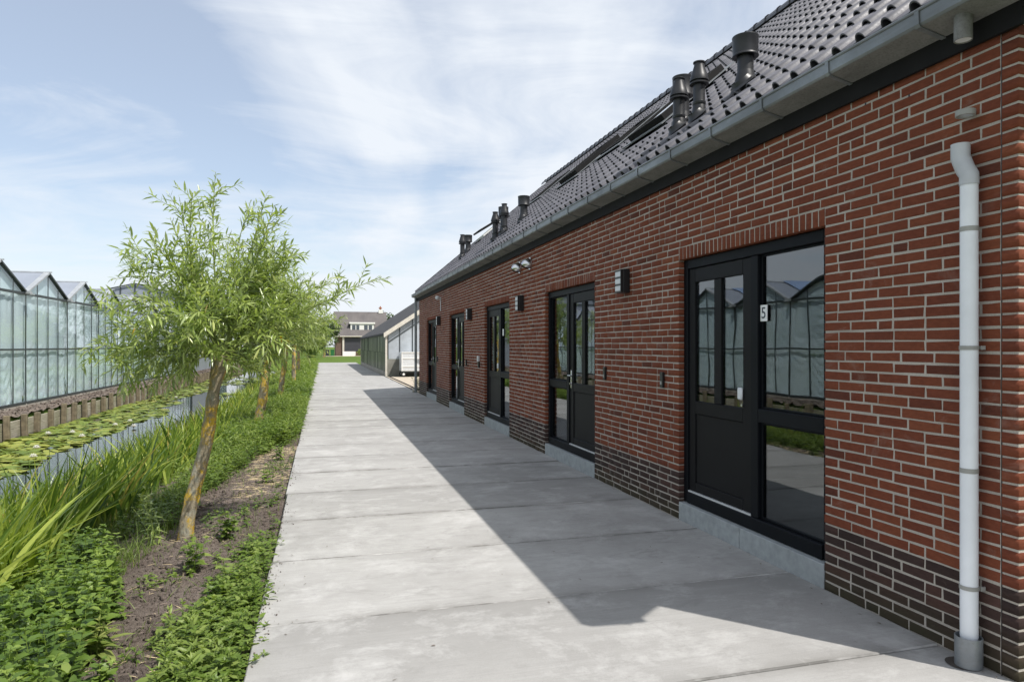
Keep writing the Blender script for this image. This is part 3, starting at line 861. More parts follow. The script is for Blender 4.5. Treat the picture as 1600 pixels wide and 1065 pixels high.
def in_window(s, y):
    for (a, b, s0, ln, h) in WINS:
        if a - 0.05 < y + TW / 2 < b + 0.05 and s0 - 0.06 < s + TE / 2 < s0 + ln + 0.06: return True
    return False
ncol = int((ROOF_Y1 - ROOF_Y0) / TW); nrow = int(SLOPE / TE)
spots = []
for r in range(nrow + 1):
    for cidx in range(ncol + 1):
        s = r * TE + 0.045; y = ROOF_Y0 + cidx * TW
        if y + TW > ROOF_Y1 + 0.08 or s + 0.15 > SLOPE or in_window(s, y): continue
        spots.append((s, y))
def tshow(q):
    x, yy, z = roof_pt(q[0], q[1] + TW / 2, 0.03)
    p = proj(x, yy, z)
    if p is None or not in_frame(x, yy, z, 10): return 1e9
    return p[2]
order = sorted(spots, key=tshow)
tile_me = [np_mesh('tile', TV, TF, 'roof_tile', [tt] * len(TV), smooth=True) for tt in (0.1, 0.35, 0.6, 0.95)]
for me in tile_me:
    try: me.set_sharp_from_angle(angle=R(40))
    except Exception: pass
rt = random.Random(5)
for (s, y) in order[:300]:
    o = link_mesh('tile', rt.choice(tile_me), roof)
    o.location = Vector(roof_pt(s, y, -0.030)) + en * rt.uniform(-0.0015, 0.002)
    o.rotation_euler = (0, 0, rt.uniform(-0.006, 0.006))
ot = order[300:]
base = np.array([roof_pt(s, y, -0.030 + rt.uniform(-0.0015, 0.002)) for s, y in ot])
V = (base[:, None, :] + TV[None]).reshape(-1, 3)
F = (np.arange(len(ot))[:, None, None] * len(TV) + TF[None]).reshape(-1, 4)
T = np.repeat(RNG.uniform(0, 1, len(ot)), len(TV))
me = np_mesh('tiles', V, F, 'roof_tile', T, smooth=True)
try: me.set_sharp_from_angle(angle=R(40))
except Exception: pass
o = under(link_mesh('tiles', me), roof); o['kind'] = 'stuff'
# the far slope and the ridge
m = MB(); m.prism([(XR, ZR + 0.02), (2 * XR - XE, ZE + 0.02), (2 * XR - XE, ZE - 0.0), (XR, ZR - 0.0)], 'y', ROOF_Y0, ROOF_Y1)
under(m.build('back_slope', 'roof_tile'), roof)
rm = MB(); vs = []; L = 0.36
prof = []
for k in range(9):
    q = math.pi * (k / 8) * 1.15 - 0.075 * math.pi; prof.append((0.115 * math.cos(q), 0.115 * math.sin(q)))
for (yy, sc) in ((0, 1.08), (0.03, 1.08), (0.05, 1.0), (L, 0.92)):
    for a, b in prof: vs.append((a * sc, yy, b * sc))
fs = [(r * 9 + i, r * 9 + i + 1, (r + 1) * 9 + i + 1, (r + 1) * 9 + i) for r in range(3) for i in range(8)]
rm.add(vs, fs); ridge_me = rm.mesh('ridge_tile', 'roof_tile', True)
y = ROOF_Y0
while y < ROOF_Y1 - 0.2:
    o = link_mesh('ridge_tile', ridge_me, roof)
    o.location = (XR, y, ZR + 0.0); y += 0.33
# verge flanges at both gable ends
m = MB()
for (ya, yb) in ((ROOF_Y0 - 0.02, ROOF_Y0 - 0.002), (ROOF_Y1 + 0.085, ROOF_Y1 + 0.10)):
    p0 = roof_pt(0.07, 0, 0.03); p1 = roof_pt(SLOPE, 0, 0.03); p2 = roof_pt(SLOPE, 0, -0.235); p3 = roof_pt(0.07, 0, -0.235)
    m.prism([(p0[0], p0[2]), (XR, p1[2]), (XR, p2[2]), (p3[0], p3[2])], 'y', ya, yb)
under(m.build('verge_board', 'fascia_paint'), roof)

# roof windows
def roof_box(mb, s0, s1, y0, y1, n0, n1):
    vs = [roof_pt(s, y, n) for n in (n0, n1) for (s, y) in ((s0, y0), (s1, y0), (s1, y1), (s0, y1))]
    mb.add(vs, [(0, 3, 2, 1), (4, 5, 6, 7), (0, 1, 5, 4), (1, 2, 6, 5), (2, 3, 7, 6), (3, 0, 4, 7)])
for i, (a, b, s0, ln, h) in enumerate(WINS):
    m = MB(); w = 0.075
    roof_box(m, s0, s0 + w, a, b, 0.0, h); roof_box(m, s0 + ln - w, s0 + ln, a, b, 0.0, h)
    roof_box(m, s0 + w + .001, s0 + ln - w - .001, a, a + w, 0.0, h); roof_box(m, s0 + w + .001, s0 + ln - w - .001, b - w, b, 0.0, h)
    win = under(m.build('roof_window', 'white_paint' if i == 4 else 'fascia_paint'))
    m = MB()
    if i < 4:
        roof_box(m, s0 + w, s0 + ln - w, a + w, b - w, h - 0.03, h - 0.018); under(m.build('pane', 'window_glass'), win)
    else:
        # the sash stands open, hinged at its upper edge
        hs, hn = s0 + ln, h + 0.01
        op = R(8)
        def sash(s, y, n):
            ds, dn = s - hs, n - hn
            return roof_pt(hs + ds * math.cos(op) - dn * math.sin(op) * -1 * 0, y, hn + dn - ds * math.sin(op))
        def sb(mb, s0_, s1_, ya, yb, n0, n1):
            vs = [sash(s, y, n) for n in (n0, n1) for (s, y) in ((s0_, ya), (s1_, ya), (s1_, yb), (s0_, yb))]
            mb.add(vs, [(0, 3, 2, 1), (4, 5, 6, 7), (0, 1, 5, 4), (1, 2, 6, 5), (2, 3, 7, 6), (3, 0, 4, 7)])
        m2 = MB(); n0, n1 = h + 0.012, h + 0.065
        sb(m2, s0, s0 + w, a, b, n0, n1); sb(m2, hs - w, hs, a, b, n0, n1); sb(m2, s0 + w, hs - w, a, a + w, n0, n1); sb(m2, s0 + w, hs - w, b - w, b, n0, n1)
        under(m2.build('open_sash', 'fascia_paint'), win)
        m3 = MB(); sb(m3, s0 + w, hs - w, a + w, b - w, n0 + 0.02, n0 + 0.03); under(m3.build('pane', 'window_glass'), win)
        roof_box(m, s0 + w, s0 + ln - w, a + w, b - w, 0.0, 0.01); under(m.build('shaft', 'white_paint'), win)
    m = MB(); roof_box(m, s0 - 0.13, s0 - 0.001, a - 0.09, b + 0.09, 0.03, 0.045); roof_box(m, s0 + ln + 0.001, s0 + ln + 0.12, a - 0.09, b + 0.09, 0.03, 0.045)
    roof_box(m, s0, s0 + ln, a - 0.09, a - 0.001, 0.03, 0.045); roof_box(m, s0, s0 + ln, b + 0.001, b + 0.09, 0.03, 0.045)
    under(m.build('flashing', 'zinc'), win)

# fascia and gutter
fas = under(quick('fascia', 'fascia_paint', None, (WX - 0.028, WX - 0.006, Y_NEAR - 0.035, ROOF_Y1, 3.112, 3.335), (WX - 0.028, WX - 0.006, ROOF_Y0, Y_NEAR - 0.036, 3.19, 3.335)))
m = MB(); m.box(WX - 0.0055, WX + 0.11, ROOF_Y0, Y_NEAR - 0.02, 3.21, 3.33); m.box(WX - 0.0055, WX + 0.3, Y_FAR + 0.01, ROOF_Y1, 3.20, 3.33)
under(m.build('soffit', 'fascia_paint'))
GX = 2.985
gp_out = [(GX + 0.002, 3.336), (GX + 0.005, 3.272), (GX + 0.013, 3.261), (WX - 0.030, 3.225), (WX - 0.030, 3.40)]
m = MB()
inn = [(WX - 0.0335, 3.40), (WX - 0.0335, 3.230), (GX + 0.0155, 3.2645), (GX + 0.0085, 3.274), (GX + 0.0055, 3.336)]
m.prism(gp_out + inn, 'y', ROOF_Y0, ROOF_Y1 + 0.03)
# recess the underside with a duller, dirtier sheet
gut = under(m.build('gutter', 'zinc'))
m = MB(); m.prism([(GX + 0.015, 3.2594), (WX - 0.0305, 3.2242), (WX - 0.0305, 3.2226), (GX + 0.015, 3.2578)], 'y', ROOF_Y0 + 0.01, ROOF_Y1 + 0.02)
under(m.build('gutter_underside', 'zinc_dull'), gut)
m = MB(); m.tube([(GX + 0.002, ROOF_Y0, 3.341), (GX + 0.002, ROOF_Y1 + 0.03, 3.341)], 0.0095, 10)
under(m.build('bead', 'zinc', smooth=True), gut)
for (ya, yb) in ((ROOF_Y0 - 0.004, ROOF_Y0 - 0.001), (ROOF_Y1 + 0.031, ROOF_Y1 + 0.034)):
    m = MB(); m.prism(gp_out, 'y', ya, yb); under(m.build('end_cap', 'zinc'), gut)
bm_ = MB()
bm_.prism([(GX - 0.001, 3.342), (GX + 0.002, 3.2705), (GX + 0.011, 3.2565), (WX - 0.029, 3.2212), (WX - 0.029, 3.2150), (GX + 0.008, 3.2505), (GX - 0.003, 3.268), (GX - 0.006, 3.342)], 'y', -0.014, 0.014)
br_me = bm_.mesh('bracket', 'zinc')
y = 2.20
while y < ROOF_Y1:
    o = link_mesh('bracket', br_me, gut); o.location = (0, y, 0); y += 0.655
# open outlet under the gutter near the corner
m = MB(); m.lathe([(0.041, 3.25), (0.041, 3.122), (0.039, 3.120), (0.036, 3.122), (0.036, 3.226)], (3.085, 2.675, 0), 20)
out_o = under(m.build('gutter_outlet', 'zinc_dull', smooth=True), gut)
m = MB(); m.lathe([(0.037, 3.125), (0.0, 3.127)], (3.085, 2.675, 0), 16); under(m.build('outlet_plug', 'pipe_grey'), gut)

# near downpipe: elbow at the top, pipe, clips and galvanised sleeve at the foot
PX, PY = WX - 0.062, 2.680
m = MB(); m.tube([(PX, PY, 0.06), (PX, PY, 2.42)], 0.040, 24)
dp = under(m.build('downpipe', 'pipe_grey', smooth=True))
ey = PY + 0.048
m = MB(); m.tube([(PX, PY, 2.405), (PX, PY, 2.455), (PX - 0.0, PY + 0.02, 2.487), (PX, ey - 0.012, 2.525), (PX, ey, 2.552), (PX, ey, 2.622)], [0.0435] * 6, 24, cap=False)
m.tube([(PX, ey, 2.59), (PX, ey, 2.616)], 0.036, 20)
under(m.build('elbow', 'elbow_grey', smooth=True), dp)
for z in (2.184, 0.977):
    m = MB(); m.tube([(PX, PY, z - 0.012), (PX, PY, z + 0.012)], 0.0418, 24); under(m.build('coupling', 'clip_grey', smooth=True), dp)
for z in (1.59, 0.393):
    m = MB(); m.tube([(PX, PY, z - 0.010), (PX, PY, z + 0.010)], 0.0435, 24); m.tube([(PX + 0.035, PY - 0.03, z), (WX + 0.01, PY - 0.03, z)], 0.006, 8)
    m.box(PX + 0.028, PX + 0.05, PY - 0.047, PY - 0.038, z - 0.01, z + 0.01)
    under(m.build('clip', 'clip_grey', smooth=True), dp)
m = MB(); m.lathe([(0.061, 0.004), (0.061, 0.150), (0.0575, 0.150), (0.0575, 0.02)], (PX - 0.008, PY - 0.004, 0), 28)
under(m.build('foot_sleeve', 'zinc', smooth=True), dp)
m = MB(); m.lathe([(0.076, 0.0031), (0.0, 0.0034)], (PX - 0.018, PY + 0.022, 0), 20); under(m.build('drain_hole', 'soil_bed'), dp)
# unused pipe ring on the wall above
m = MB(); m.lathe([(0.045, -0.014), (0.045, 0.014), (0.040, 0.016), (0.034, 0.0), (0.034, -0.014), (0.045, -0.014)], (PX, 2.70, 2.77), 24)
m.tube([(PX + 0.04, 2.70, 2.77), (WX + 0.01, 2.70, 2.77)], 0.007, 8)
under(m.build('pipe_ring', 'clip_grey', smooth=True))
# far downpipe at the other corner
m = MB(); m.tube([(3.10, 23.30, 0.0), (3.10, 23.30, 3.24)], 0.045, 16); dp2 = under(m.build('downpipe', 'zinc', smooth=True))
under(quick('corner_strip', 'white_paint', None, (WX + 0.02, WX + 0.10, Y_FAR + 0.004, Y_FAR + 0.09, 2.3, 3.2)))

# ------------------------------------------------------------------ flue pipes and vents standing on the roof
def roof_at(x): return ZE + (x - XE) * TP
def flue_cone(x, y, H, r, label):
    z = roof_at(x); t = empty('flue_pipe', (x, y, z)); tag(t, label, 'flue pipe', 'black flues on the tiled roof')
    m = MB(); m.lathe([(r * 1.28, -0.16), (r * 1.25, 0.05), (r * 1.05, 0.12), (r, 0.13), (r, H * 0.62)], (0, 0, 0), 24); o = m.build('pipe', 'flue_black', t, True)
    m = MB(); m.lathe([(r * 1.12, H * 0.59), (r * 1.62, H * 0.60), (r * 1.62, H * 0.625), (r * 1.25, H * 0.635), (r * 1.25, H * 0.655), (r * 1.58, H * 0.66), (r * 1.58, H * 0.69),
        (r * 1.40, H * 0.76), (r * 0.88, H * 0.93), (r * 0.84, H * 0.975), (r * 1.02, H * 0.98), (r * 1.02, H), (r * 0.7, H), (r * 0.65, H * 0.96), (0.0, H * 0.955)], (0, 0, 0), 24)
    m.build('cowl', 'flue_black', t, True)
    m = MB(); m.lathe([(r * 1.06, 0.125), (r * 1.12, 0.13), (r * 1.12, 0.155), (r * 1.0, 0.16)], (0, 0, 0), 24); m.build('collar', 'flue_black', t, True)
    roof_collar(t, r)
def roof_collar(t, r):
    m = MB(); k = 16; vs = []
    for rr, nn in ((r * 1.9, 0.030), (r * 1.4, 0.050), (r * 1.2, 0.085)):
        for q in range(k):
            a = 2 * math.pi * q / k; vs.append(es * (rr * math.cos(a) * 1.1) + Vector((0, 1, 0)) * (rr * math.sin(a)) + en * nn)
    m.add(vs, [(i * k + q, i * k + (q + 1) % k, (i + 1) * k + (q + 1) % k, (i + 1) * k + q) for i in range(2) for q in range(k)])
    m.build('roof_flange', 'flue_black', t, True)
def flue_drum(x, y, H, r, label):
    z = roof_at(x); t = empty('roof_vent', (x, y, z)); tag(t, label, 'roof vent', 'black drum vents on the tiled roof')
    m = MB(); m.lathe([(r * 1.3, -0.18), (r * 1.28, 0.06), (r * 1.02, 0.13), (r, 0.14), (r, H * 0.72)], (0, 0, 0), 24); m.build('pipe', 'flue_black', t, True)
    m = MB(); m.lathe([(r * 1.30, H * 0.60), (r * 1.62, H * 0.60), (r * 1.62, H * 0.625), (r * 1.55, H * 0.64), (r * 1.60, H * 0.97), (r * 1.64, H * 0.985), (r * 1.62, H), (r * 1.5, H * 0.995), (0, H * 0.96)], (0, 0, 0), 28)
    m.lathe([(r * 1.30, H * 0.60), (r * 1.0, H * 0.62)], (0, 0, 0), 28)
    m.build('cap', 'flue_black', t, True)
    roof_collar(t, r)
flue_drum(3.66, 5.33, 0.44, 0.071, 'large black drum vent nearest on the tiled roof')
flue_cone(3.50, 5.84, 0.54, 0.056, 'tall black flue with tapered cowl beside the large drum vent')
flue_cone(3.48, 6.19, 0.53, 0.058, 'black flue with tapered cowl in front of a drum vent')
flue_drum(3.62, 6.36, 0.50, 0.066, 'black drum vent half hidden behind a tapered flue')
flue_drum(3.88, 13.02, 0.46, 0.073, 'black drum vent right of the second flue group')
flue_cone(3.72, 13.92, 0.62, 0.062, 'taller black flue in the middle of the second group')
flue_cone(3.60, 14.22, 0.60, 0.062, 'leftmost black flue of the second group')
flue_drum(3.80, 14.30, 0.56, 0.068, 'black drum vent hidden behind two flues of the second group')
flue_cone(3.85, 19.0, 0.66, 0.066, 'far left black flue above the roof end')
flue_drum(4.20, 19.9, 0.50, 0.078, 'far black drum vent beside the open roof window')

# ------------------------------------------------------------------ wall fittings
def wall_lamp(y, label):
    t = empty('wall_lamp', (WX, y, 2.17)); tag(t, label, 'wall lamp', 'black wall lamps between the entrances')
    m = MB(); m.cbox(-0.075, -0.002, -0.085, 0.085, 0.0, 0.255, 0.004); m.build('housing', 'black_plastic', t)
    for k in range(3):
        m = MB(); m.cbox(-0.105, -0.0755, -0.068, 0.072, 0.018 + k * 0.076, 0.018 + k * 0.076 + 0.062, 0.006); m.build('diffuser', 'diffuser', t)
    m = MB()
    for k in range(4): m.cbox(-0.108, -0.0756, -0.08, 0.08, 0.003 + k * 0.0765, 0.0165 + k * 0.0765, 0.002)
    m.cbox(-0.108, -0.0757, -0.0835, -0.0705, 0.0015, 0.25, 0.002)
    m.build('grille', 'black_plastic', t)
wall_lamp(6.80, 'black wall lamp with three white panels, nearest the camera')
wall_lamp(10.78, 'black wall lamp with three white panels, second from the camera')
wall_lamp(14.78, 'black wall lamp with three white panels, third from the camera')
wall_lamp(18.86, 'black wall lamp with three white panels, farthest from the camera')
def intercom(y, z, label, w=0.055, h=0.15):
    m = MB(); m.cbox(WX - 0.028, WX - 0.0026, y - w / 2, y + w / 2, z - h / 2, z + h / 2, 0.004)
    o = m.build('doorbell', 'black_plastic'); tag(o, label, 'doorbell', 'small black boxes beside the doors')
    m = MB(); m.cbox(WX - 0.031, WX - 0.0281, y - w * 0.28, y + w * 0.28, z - h * 0.3, z - h * 0.08, 0.001); m.build('button', 'clip_grey', o)
intercom(5.97, 1.27, 'small black box on the wall beside the nearest entrance')
intercom(7.36, 1.28, 'small black box on the wall beside the second entrance')
intercom(15.25, 1.22, 'small black box on the wall beside the fourth entrance')
intercom(19.25, 1.22, 'small black box on the wall beside the farthest entrance')
t = empty('key_safe', (WX, 13.95, 1.19)); tag(t, 'silver key box with black cover beside the third entrance', 'key box')
m = MB(); m.cbox(-0.05, -0.0026, -0.045, 0.045, 0.08, 0.20, 0.008); m.build('box', 'aluminium', t)
m = MB(); m.cbox(-0.035, -0.0026, -0.035, 0.035, -0.05, 0.075, 0.006); m.build('cover', 'black_plastic', t)
def bell_vent(y, z, label):
    t = empty('wall_vent', (WX, y, z)); tag(t, label, 'wall vent', 'steel hoods under the gutter')
    m = MB(); m.tube([(-0.001, 0, 0), (-0.014, 0, 0)], 0.095, 24); m.build('flange', 'steel', t, True)
    m = MB(); vs = []; fs = []; nu, nv = 14, 8
    for i in range(nu + 1):
        a = math.pi * (-0.24 + 1.48 * i / nu)   # around, open at the bottom
        for j in range(nv + 1):
            b = (math.pi / 2) * j / nv
            rr = 0.092
            vs.append((-0.014 - 0.135 * math.sin(b), rr * math.cos(a) * math.cos(b), rr * math.sin(a) * math.cos(b) * 1.0 - 0.01))
    for i in range(nu):
        for j in range(nv): q = i * (nv + 1) + j; fs.append((q, q + 1, q + nv + 2, q + nv + 1))
    m.add(vs, fs); m.build('hood', 'steel', t, True)
    m = MB(); m.tube([(-0.0145, 0, -0.01), (-0.016, 0, -0.01)], 0.06, 20); m.build('opening', 'black_plastic', t)
bell_vent(10.92, 2.90, 'steel wall vent hood, the left of the two under the gutter')
bell_vent(10.34, 2.90, 'steel wall vent hood, the right of the two under the gutter')
t = empty('wall_sensor', (WX, 18.73, 2.86)); tag(t, 'white sensor on the wall near the far corner with conduit', 'sensor')
m = MB(); m.tube([(-0.002, 0, 0.06), (-0.06, 0, 0.06)], 0.03, 14); m.lathe([(0.0, 0.12), (0.05, 0.11), (0.065, 0.06), (0.04, 0.02), (0.0, 0.01)], (-0.10, 0, 0), 16); m.build('head', 'white_plastic', t, True)
m = MB(); m.cbox(-0.022, -0.002, -0.012, 0.012, -0.30, 0.025, 0.003); m.build('conduit', 'white_plastic', t)

# ------------------------------------------------------------------ the long greenhouse across the ditch
GHX = -7.85; GY0 = 21.73 - 3.2 * 3; NSP = 16; SP = 3.2; PW = 0.8
GZ0, GZM, GZT = 0.04, 1.50, 3.03; RISE = 0.70
gh = empty('greenhouse', (GHX, GY0, 0)); tag(gh, 'long glass greenhouse with zigzag gables across the ditch', 'greenhouse')
def hung(o, parent=None):
    o.parent = parent or gh
    if parent is None: o.matrix_parent_inverse = Matrix.Translation(gh.location).inverted()
    return o
gap = 0.016
def pane_mesh(z0, z1):
    m = MB(); m.box(-0.004, 0.0, gap, PW - gap, z0, z1); return m.mesh('pane', 'greenhouse_glass')
pm_lo = pane_mesh(GZ0 + 0.03, GZM - 0.02); pm_hi = pane_mesh(GZM + 0.02, GZT - 0.03)
gable_me = []
for k in range(4):
    h0 = RISE * (1 - abs(k * PW - 1.6) / 1.6); h1 = RISE * (1 - abs((k + 1) * PW - 1.6) / 1.6)
    m = MB(); a, b = gap, PW - gap
    za = h0 + (h1 - h0) * a / PW - 0.04; zb = h0 + (h1 - h0) * b / PW - 0.04
    m.prism([(a, 0.03), (b, 0.03), (b, max(zb, 0.031)), (a, max(za, 0.031))], 'x', -0.004, 0.0)
    gable_me.append(m.mesh('gable_pane', 'greenhouse_glass'))
ang = math.atan2(RISE, 1.6); SLN = math.hypot(RISE, 1.6)
def roof_pane(mat, d):
    m = MB(); m.box(-d + 0.02, -0.02, 0.0, SLN - 0.03, -0.003, 0.003); return m.mesh('roof_pane', mat)
rp_a = roof_pane('greenhouse_roof_glass', 1.0); rp_v = roof_pane('vent_glass', 1.6)
# frame of one span, repeated
fm = MB(); d = 0.030
for k in range(4):
    y = k * PW; hz = RISE * (1 - abs(y - 1.6) / 1.6)
    fm.box(-0.012, 0.010, y - d / 2 - (0.008 if k == 0 else 0), y + d / 2 + (0.008 if k == 0 else 0), GZ0 - 0.02, GZT + max(hz - 0.02, 0.0))
fm.box(-0.02, 0.018, d / 2 + 0.01, SP - d / 2 - 0.01, GZT - 0.034, GZT + 0.034)
fm.box(-0.012, 0.012, d / 2 + 0.01, SP - d / 2 - 0.01, GZM - 0.024, GZM + 0.024)
fm.box(-0.03, 0.032, d / 2 + 0.01, SP - d / 2 - 0.01, GZ0 - 0.03, GZ0 + 0.028)
frame_me = fm.mesh('span_frame', 'bar_dark')
rk = MB(); rkd = MB()
for sg in (-1, 1):
    p0 = (1.6 + sg * 1.6, GZT + 0.01); p1 = (1.6, GZT + RISE)
    (rk if sg < 0 else rkd).prism([(p0[0], p0[1]), (p1[0], p1[1]), (p1[0], p1[1] + 0.055), (p0[0], p0[1] + 0.055)], 'x', -0.06, 0.05)
rake_me = rk.mesh('rake_bar', 'bar_alu'); rake_dk = rkd.mesh('rake_bar', 'bar_dark')
vg = MB(); vg.box(-6.0, 0.13, -0.09, 0.09, GZT + 0.0, GZT + 0.07); vg.box(-0.02, 0.20, -0.06, 0.06, GZT - 0.03, GZT - 0.001); valley_me = vg.mesh('valley_gutter', 'bar_alu')
rg = MB(); rg.box(-6.0, 0.10, 1.57, 1.63, GZT + RISE + 0.04, GZT + RISE + 0.075)
for k in range(6):
    for sg in (-1, 1):
        x = -0.06 - k * 1.0
        rg.prism([(1.6 + sg * 1.55, GZT + 0.045), (1.6 + sg * 0.03, GZT + RISE + 0.03), (1.6 + sg * 0.03, GZT + RISE + 0.055), (1.6 + sg * 1.55, GZT + 0.075)], 'x', x - 0.035, x)
ridge_g = rg.mesh('roof_bar', 'bar_alu')
bp = MB(); bp.cbox(-0.06, 0.02, 0.006, SP - 0.006, -0.42, GZ0 - 0.035, 0.006); base_me = bp.mesh('base_panel', 'base_concrete')
rg_ = random.Random(9)
for sidx in range(NSP):
    y0 = GY0 + sidx * SP
    for nm, me in (('span_frame', frame_me), ('rake_bar', rake_me), ('rake_bar', rake_dk), ('valley_gutter', valley_me), ('roof_bar', ridge_g), ('base_panel', base_me)):
        o = hung(link_mesh(nm, me)); o.location = (GHX, y0, 0)
    for k in range(4):
        for me in (pm_lo, pm_hi):
            o = hung(link_mesh('pane', me)); o.location = (GHX + 0.004, y0 + k * PW, 0); o.rotation_euler = (0, 0, rg_.uniform(-0.010, 0.010))
        o = hung(link_mesh('gable_pane', gable_me[k])); o.location = (GHX + 0.004, y0 + k * PW, GZT); o.rotation_euler = (0, 0, rg_.uniform(-0.01, 0.01))
    for k in range(4):
        x = GHX - 0.06 - k * 1.0
        for sg in (0, 1):
            vent = (k in (0, 1)) and sg == 0
            if vent and k == 1: continue
            o = hung(link_mesh('roof_pane', rp_a))
            if sg == 0: o.location = (x, y0 + 0.02, GZT + 0.05); o.rotation_euler = (ang, 0, 0)
            else: o.location = (x - 1.0, y0 + SP - 0.02, GZT + 0.05); o.rotation_euler = (ang, 0, math.pi)
        if k == 1:
            o = hung(link_mesh('roof_pane', rp_v)); o.location = (x + 0.1, y0 + 0.06, GZT + 0.085); o.rotation_euler = (ang + 0.02, 0, 0)
    # plastic sheet hanging behind the glass, with folds
    ny, nz = 64, 40
    Y, Z = np.meshgrid(np.linspace(0.0, SP, ny), np.linspace(GZ0, GZT + 0.0, nz))
    ph = sidx * 1.7
    zz = Z / 3.0
    sag = 0.011 * np.sin((Z * 22 + 7 * np.cos((Y % 0.8 - 0.4) * 4) + ph)) * (vnoise(Y * 1.1 + ph * 3, Z * 0.9 + ph, 4) > 0.52)
    vert = 0.012 * np.sin(Y * 17 + 3 * vnoise(Y * 2 + ph, Z * 0.8, 7) * 5) * vnoise(Y * 1.5, Z * 0.5 + ph, 9)
    X = -0.075 + sag + vert + 0.05 * (vnoise(Y * 1.3 + ph, Z * 1.3, 12) - 0.5)
    Vv = np.stack([X, Y, Z], -1).reshape(-1, 3)
    # gable part of the sheet
    i, j = np.meshgrid(np.arange(ny - 1), np.arange(nz - 1)); a = (j * ny + i).ravel()
    Ff = np.stack([a, a + 1, a + ny + 1, a + ny], -1)
    o = hung(link_mesh('plastic_sheet', np_mesh('plastic_sheet', Vv, Ff, 'film', smooth=True))); o.location = (GHX, y0, 0)
    m = MB(); m.prism([(0.02, GZT + 0.001), (SP - 0.02, GZT + 0.001), (1.6, GZT + RISE - 0.02)], 'x', -0.10, -0.09)
    o = m.build('gable_sheet', 'film'); hung(o); o.location = (GHX, y0, 0)
hung(quick('end_wall', 'film', None, (GHX - 6.0, GHX - 0.12, GY0 + 0.0, GY0 + 0.04, -0.3, GZT)))
hung(quick('back_wall', 'film', None, (GHX - 6.05, GHX - 6.0, GY0, GY0 + NSP * SP, -0.3, GZT + 0.6)))

# taller glasshouse standing behind, only its gable shows
t = empty('glasshouse', (-14.2, 46.5, -0.15)); tag(t, 'taller grey gabled glasshouse behind the zigzag greenhouse', 'greenhouse')
W2 = 6.4
m = MB(); m.prism([(0, 0), (W2, 0), (W2, 4.72), (W2 / 2, 5.52), (0, 4.72)], 'y', 0.05, 8.0); m.build('glazing', 'greenhouse_roof_glass', t)
m = MB()
for k in range(9):
    x = k * W2 / 8; h = 4.72 + 0.80 * (1 - abs(x - W2 / 2) / (W2 / 2)); m.box(x - 0.03, x + 0.03, 0.0, 0.049, 0, h)
m.box(0.031, W2 - 0.031, -0.012, -0.001, 4.68, 4.76)
m.prism([(0, 4.72), (W2 / 2, 5.52), (W2, 4.72), (W2, 4.80), (W2 / 2, 5.60), (0, 4.80)], 'y', -0.06, -0.013)
m.build('frame', 'bar_dark', t)

# ------------------------------------------------------------------ timber revetment along the far side of the ditch
rev = empty('revetment', (-7.2, 12, WATER_Z)); tag(rev, 'low timber revetment of posts and planks along the ditch', 'revetment')
rr = random.Random(21)
for k in range(62):
    y = 11.3 + k * 0.92 + rr.uniform(-0.06, 0.06)
    m = MB(); w = rr.uniform(0.045, 0.062); h = -0.10 + rr.uniform(-0.05, 0.06)
    m.cbox(-0.055, 0.075, -w, w, -1.2, h, 0.014)
    o = m.build('post', 'wood_post', rev); o.matrix_parent_inverse = Matrix.Translation(rev.location).inverted()
    o.location = (-7.14 + rr.uniform(-0.012, 0.012), y, 0); o.rotation_euler = (rr.uniform(-0.03, 0.03), rr.uniform(-0.03, 0.02), rr.uniform(-0.12, 0.12))
for k in range(16):
    y = 11.0 + k * 3.68
    for (z0, z1) in ((-0.42, -0.235), (-0.66, -0.425), (-1.0, -0.665)):
        m = MB(); m.cbox(-7.255, -7.212 + rr.uniform(-0.006, 0.006), y + 0.004, y + 3.67, z0, z1, 0.006)
        o = m.build('plank', 'wood_plank', rev); o.matrix_parent_inverse = Matrix.Translation(rev.location).inverted()

# ------------------------------------------------------------------ the old glasshouse (algae-green glass) beyond the building
SX = 3.32; SYN, SYF = 36.8, 60.2; SE = 2.25; SRX = 9.3; SPI = (3.46 - 2.27) / (5.08 - 3.3)
old = empty('old_glasshouse', (SX, SYN, 0)); tag(old, 'old glasshouse with green algae-stained side and dark felt roof', 'greenhouse')
def inold(o, parent=None):
    o.parent = parent or old
    if parent is None: o.matrix_parent_inverse = Matrix.Translation(old.location).inverted()
    return o
rs = random.Random(31)
m = MB(); m.box(SX - 0.05, SX + 0.06, SYN - 0.06, SYF, -0.12, 0.22); inold(m.build('plinth', 'base_concrete'))
npan = 36; st = (SYF - SYN) / npan
for k in range(npan):
    y = SYN + k * st
    for (z0, z1) in ((0.23, 1.22), (1.235, SE - 0.02)):
        m = MB(); m.box(-0.004, 0.004, 0.012, st - 0.012, z0, z1)
        o = inold(m.build('pane', 'algae_glass')); o.location = (SX, y, 0); o.rotation_euler = (0, 0, rs.uniform(-0.015, 0.015))
m = MB()
for k in range(npan + 1): m.box(SX - 0.02, SX + 0.015, SYN + k * st - 0.01, SYN + k * st + 0.01, 0.221, SE)
m.box(SX + 0.01, SX + 0.03, SYN + 0.02, SYF - 0.02, 1.20, 1.25)
inold(m.build('glazing_bars', 'bar_dark'))
inold(quick('corner_post', 'beige_board', None, (SX - 0.05, SX + 0.05, SYN - 0.09, SYN + 0.0 - 0.065, -0.1, SE), (SX - 0.05, SX + 0.05, SYF + 0.005, SYF + 0.12, -0.1, SE)))
zr = SE + (SRX - SX) * SPI
m = MB(); m.prism([(SX - 0.12, SE - 0.08), (SRX, zr), (2 * SRX - SX, SE - 0.08), (2 * SRX - SX, SE + 0.02), (SRX, zr + 0.10), (SX - 0.12, SE + 0.03)], 'y', SYN - 0.20, SYF + 0.2)
inold(m.build('roof', 'roof_felt'))
